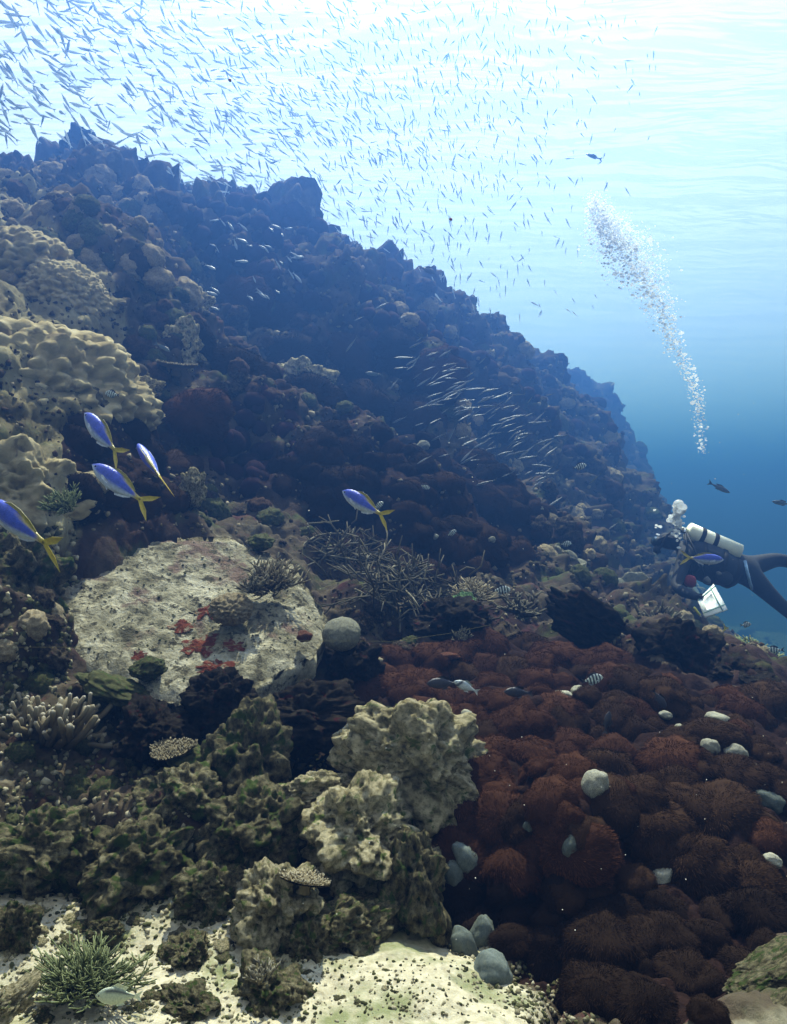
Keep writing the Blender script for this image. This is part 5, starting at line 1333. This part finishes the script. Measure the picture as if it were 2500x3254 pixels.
# ------------------------------------------------------------------ bubbles, specks, line
def bubble_mat():
    m, t, b = new_mat('bubble'); b.inputs['Roughness'].default_value = .12; b.inputs['Specular IOR Level'].default_value = .8
    tl = nd(t, 'ShaderNodeBsdfTranslucent'); tl.inputs[0].default_value = (.97, .99, 1, 1)
    tp = nd(t, 'ShaderNodeBsdfTransparent'); m1 = nd(t, 'ShaderNodeMixShader'); m1.inputs[0].default_value = .85; m2 = nd(t, 'ShaderNodeMixShader'); m2.inputs[0].default_value = .1
    t.links.new(b.outputs[0], m1.inputs[1]); t.links.new(tl.outputs[0], m1.inputs[2]); t.links.new(m1.outputs[0], m2.inputs[1]); t.links.new(tp.outputs[0], m2.inputs[2])
    t.links.new(m2.outputs[0], t.nodes['Material Output'].inputs[0])
    tc = nd(t, 'ShaderNodeTexCoord'); n = nd(t, 'ShaderNodeTexNoise', inp={'Scale': 30.0}); t.links.new(tc.outputs['Object'], n.inputs['Vector'])
    t.links.new(ramp(t, n.outputs[0], [(.3, (.8, .88, .9)), (.7, (1, 1, 1))]).outputs[0], b.inputs['Base Color'])
    return m
M['bubble'] = bubble_mat()
def bubbles(name, items, label, sub=2):
    D, T = ico(sub); mb = MB()
    for p, r in items:
        mb.add(D * r * np.array([1.15, 1.1, .8]) * rs.uniform(.85, 1.15, 3) + np.array(p), None, T)
    o = obj(name, mb.build(name, M['bubble'])); tag(o, label, None, kind='stuff'); return o
it = []
for px, py, w_, n, lo, hi in [(2153, 1607, 9, 5, .03, .045), (2163, 1622, 12, 7, .025, .045), (2150, 1640, 16, 12, .02, .04), (2135, 1646, 10, 6, .015, .03), (2155, 1665, 14, 14, .012, .026), (2150, 1690, 12, 14, .008, .02), (2152, 1708, 8, 6, .008, .016), (2092, 1672, 7, 6, .006, .014), (2090, 1698, 4, 3, .006, .012), (2174, 1643, 3, 1, .014, .016), (2083, 1621, 4, 3, .006, .01), (2156, 1737, 2, 1, .016, .018), (2178, 1680, 5, 4, .008, .014)]:
    for k in range(n): it.append((P(px + rs.normal(0, w_ * .6), py + rs.normal(0, w_ * .6), 7.75 + rs.normal(0, .08)), rs.uniform(lo, hi)))
bubbles('bubble_cloud', it, "white cloud of bubbles rising from the diver's mouthpiece")
it = []
path = np.array([(2232, 1440, 10), (2222, 1340, 14), (2218, 1270, 18), (2190, 1190, 16), (2150, 1110, 20), (2118, 1040, 22), (2090, 960, 36), (2040, 880, 52), (1990, 800, 60), (1950, 740, 52), (1915, 690, 34), (1885, 632, 18)], float)
wt = np.array([.25, .25, .3, .3, .5, .7, 1.2, 2.0, 2.4, 2.0, 1.2, .5])
for k in range(7000):
    i = rs.choice(len(path) - 1, p=wt[:-1] / wt[:-1].sum()); t_ = rs.random(); c_ = path[i] * (1 - t_) + path[i + 1] * t_
    a_ = rs.normal(0, .75); px, py = c_[0] + a_ * c_[2], c_[1] + a_ * c_[2] * -.15 + rs.normal(0, 14)
    it.append((P(px, py, 8.4 + rs.normal(0, .22)), pxs(rs.gamma(1.1, 1.05) + .5, 8.4)))
bubbles('bubble_plume', it, 'pale column of bubbles drifting up through open water', 1)
D, T = ico(1); mb = MB()
for k in range(70):
    px, py = rs.uniform(950, 2490), rs.uniform(1200, 3000); loc, _n = hit(px, py); dm = (loc.y if loc else 7) * .92
    d = rs.uniform(.8, max(1.0, min(5, dm))); mb.add(D * pxs(rs.uniform(.9, 2.4), d) * rs.uniform(.6, 1.4, 3) * .8 + np.array(P(px, py, d)), None, T)
M['flake'] = flat_mat('white_flakes', (.75, .76, .7), .8)
tag(obj('drifting_specks', mb.build('drifting_specks', M['flake'])), 'tiny white specks drifting in the water', None, kind='stuff')
M['dull_line'] = flat_mat('dull_line', (.20, .18, .07), .8)
ln = tmesh('fishing_line', [P(-40, 2056, 2.55), P(300, 2057, 2.62), P(640, 2056, 2.74), P(960, 2036, 2.95), P(1250, 2038, 3.1), P(1420, 2014, 3.25), P(1560, 1985, 3.4)], [.0004] * 7, M['dull_line'], 5)
tag(ln, 'thin yellowish line stretched across the slab and past the brain coral', 'line')
V_, T_ = blob(2, 9, .2, 1.2, .1, 3, 0, 1)
for px, py, d, w_, lab in ((730, 255, 3.0, 13, 'dark red drifting speck high in the bright water'), (1432, 697, 3.0, 12, 'dark drifting fleck in front of the hazy water')):
    tag(obj('drifting_fleck', mesh('drifting_fleck', V_ * np.array([1, .6, .8]), T_, M['dark_red']), None, P(px, py, d), (0, .6, 0), pxs(w_, d) / 2), lab, 'fleck')
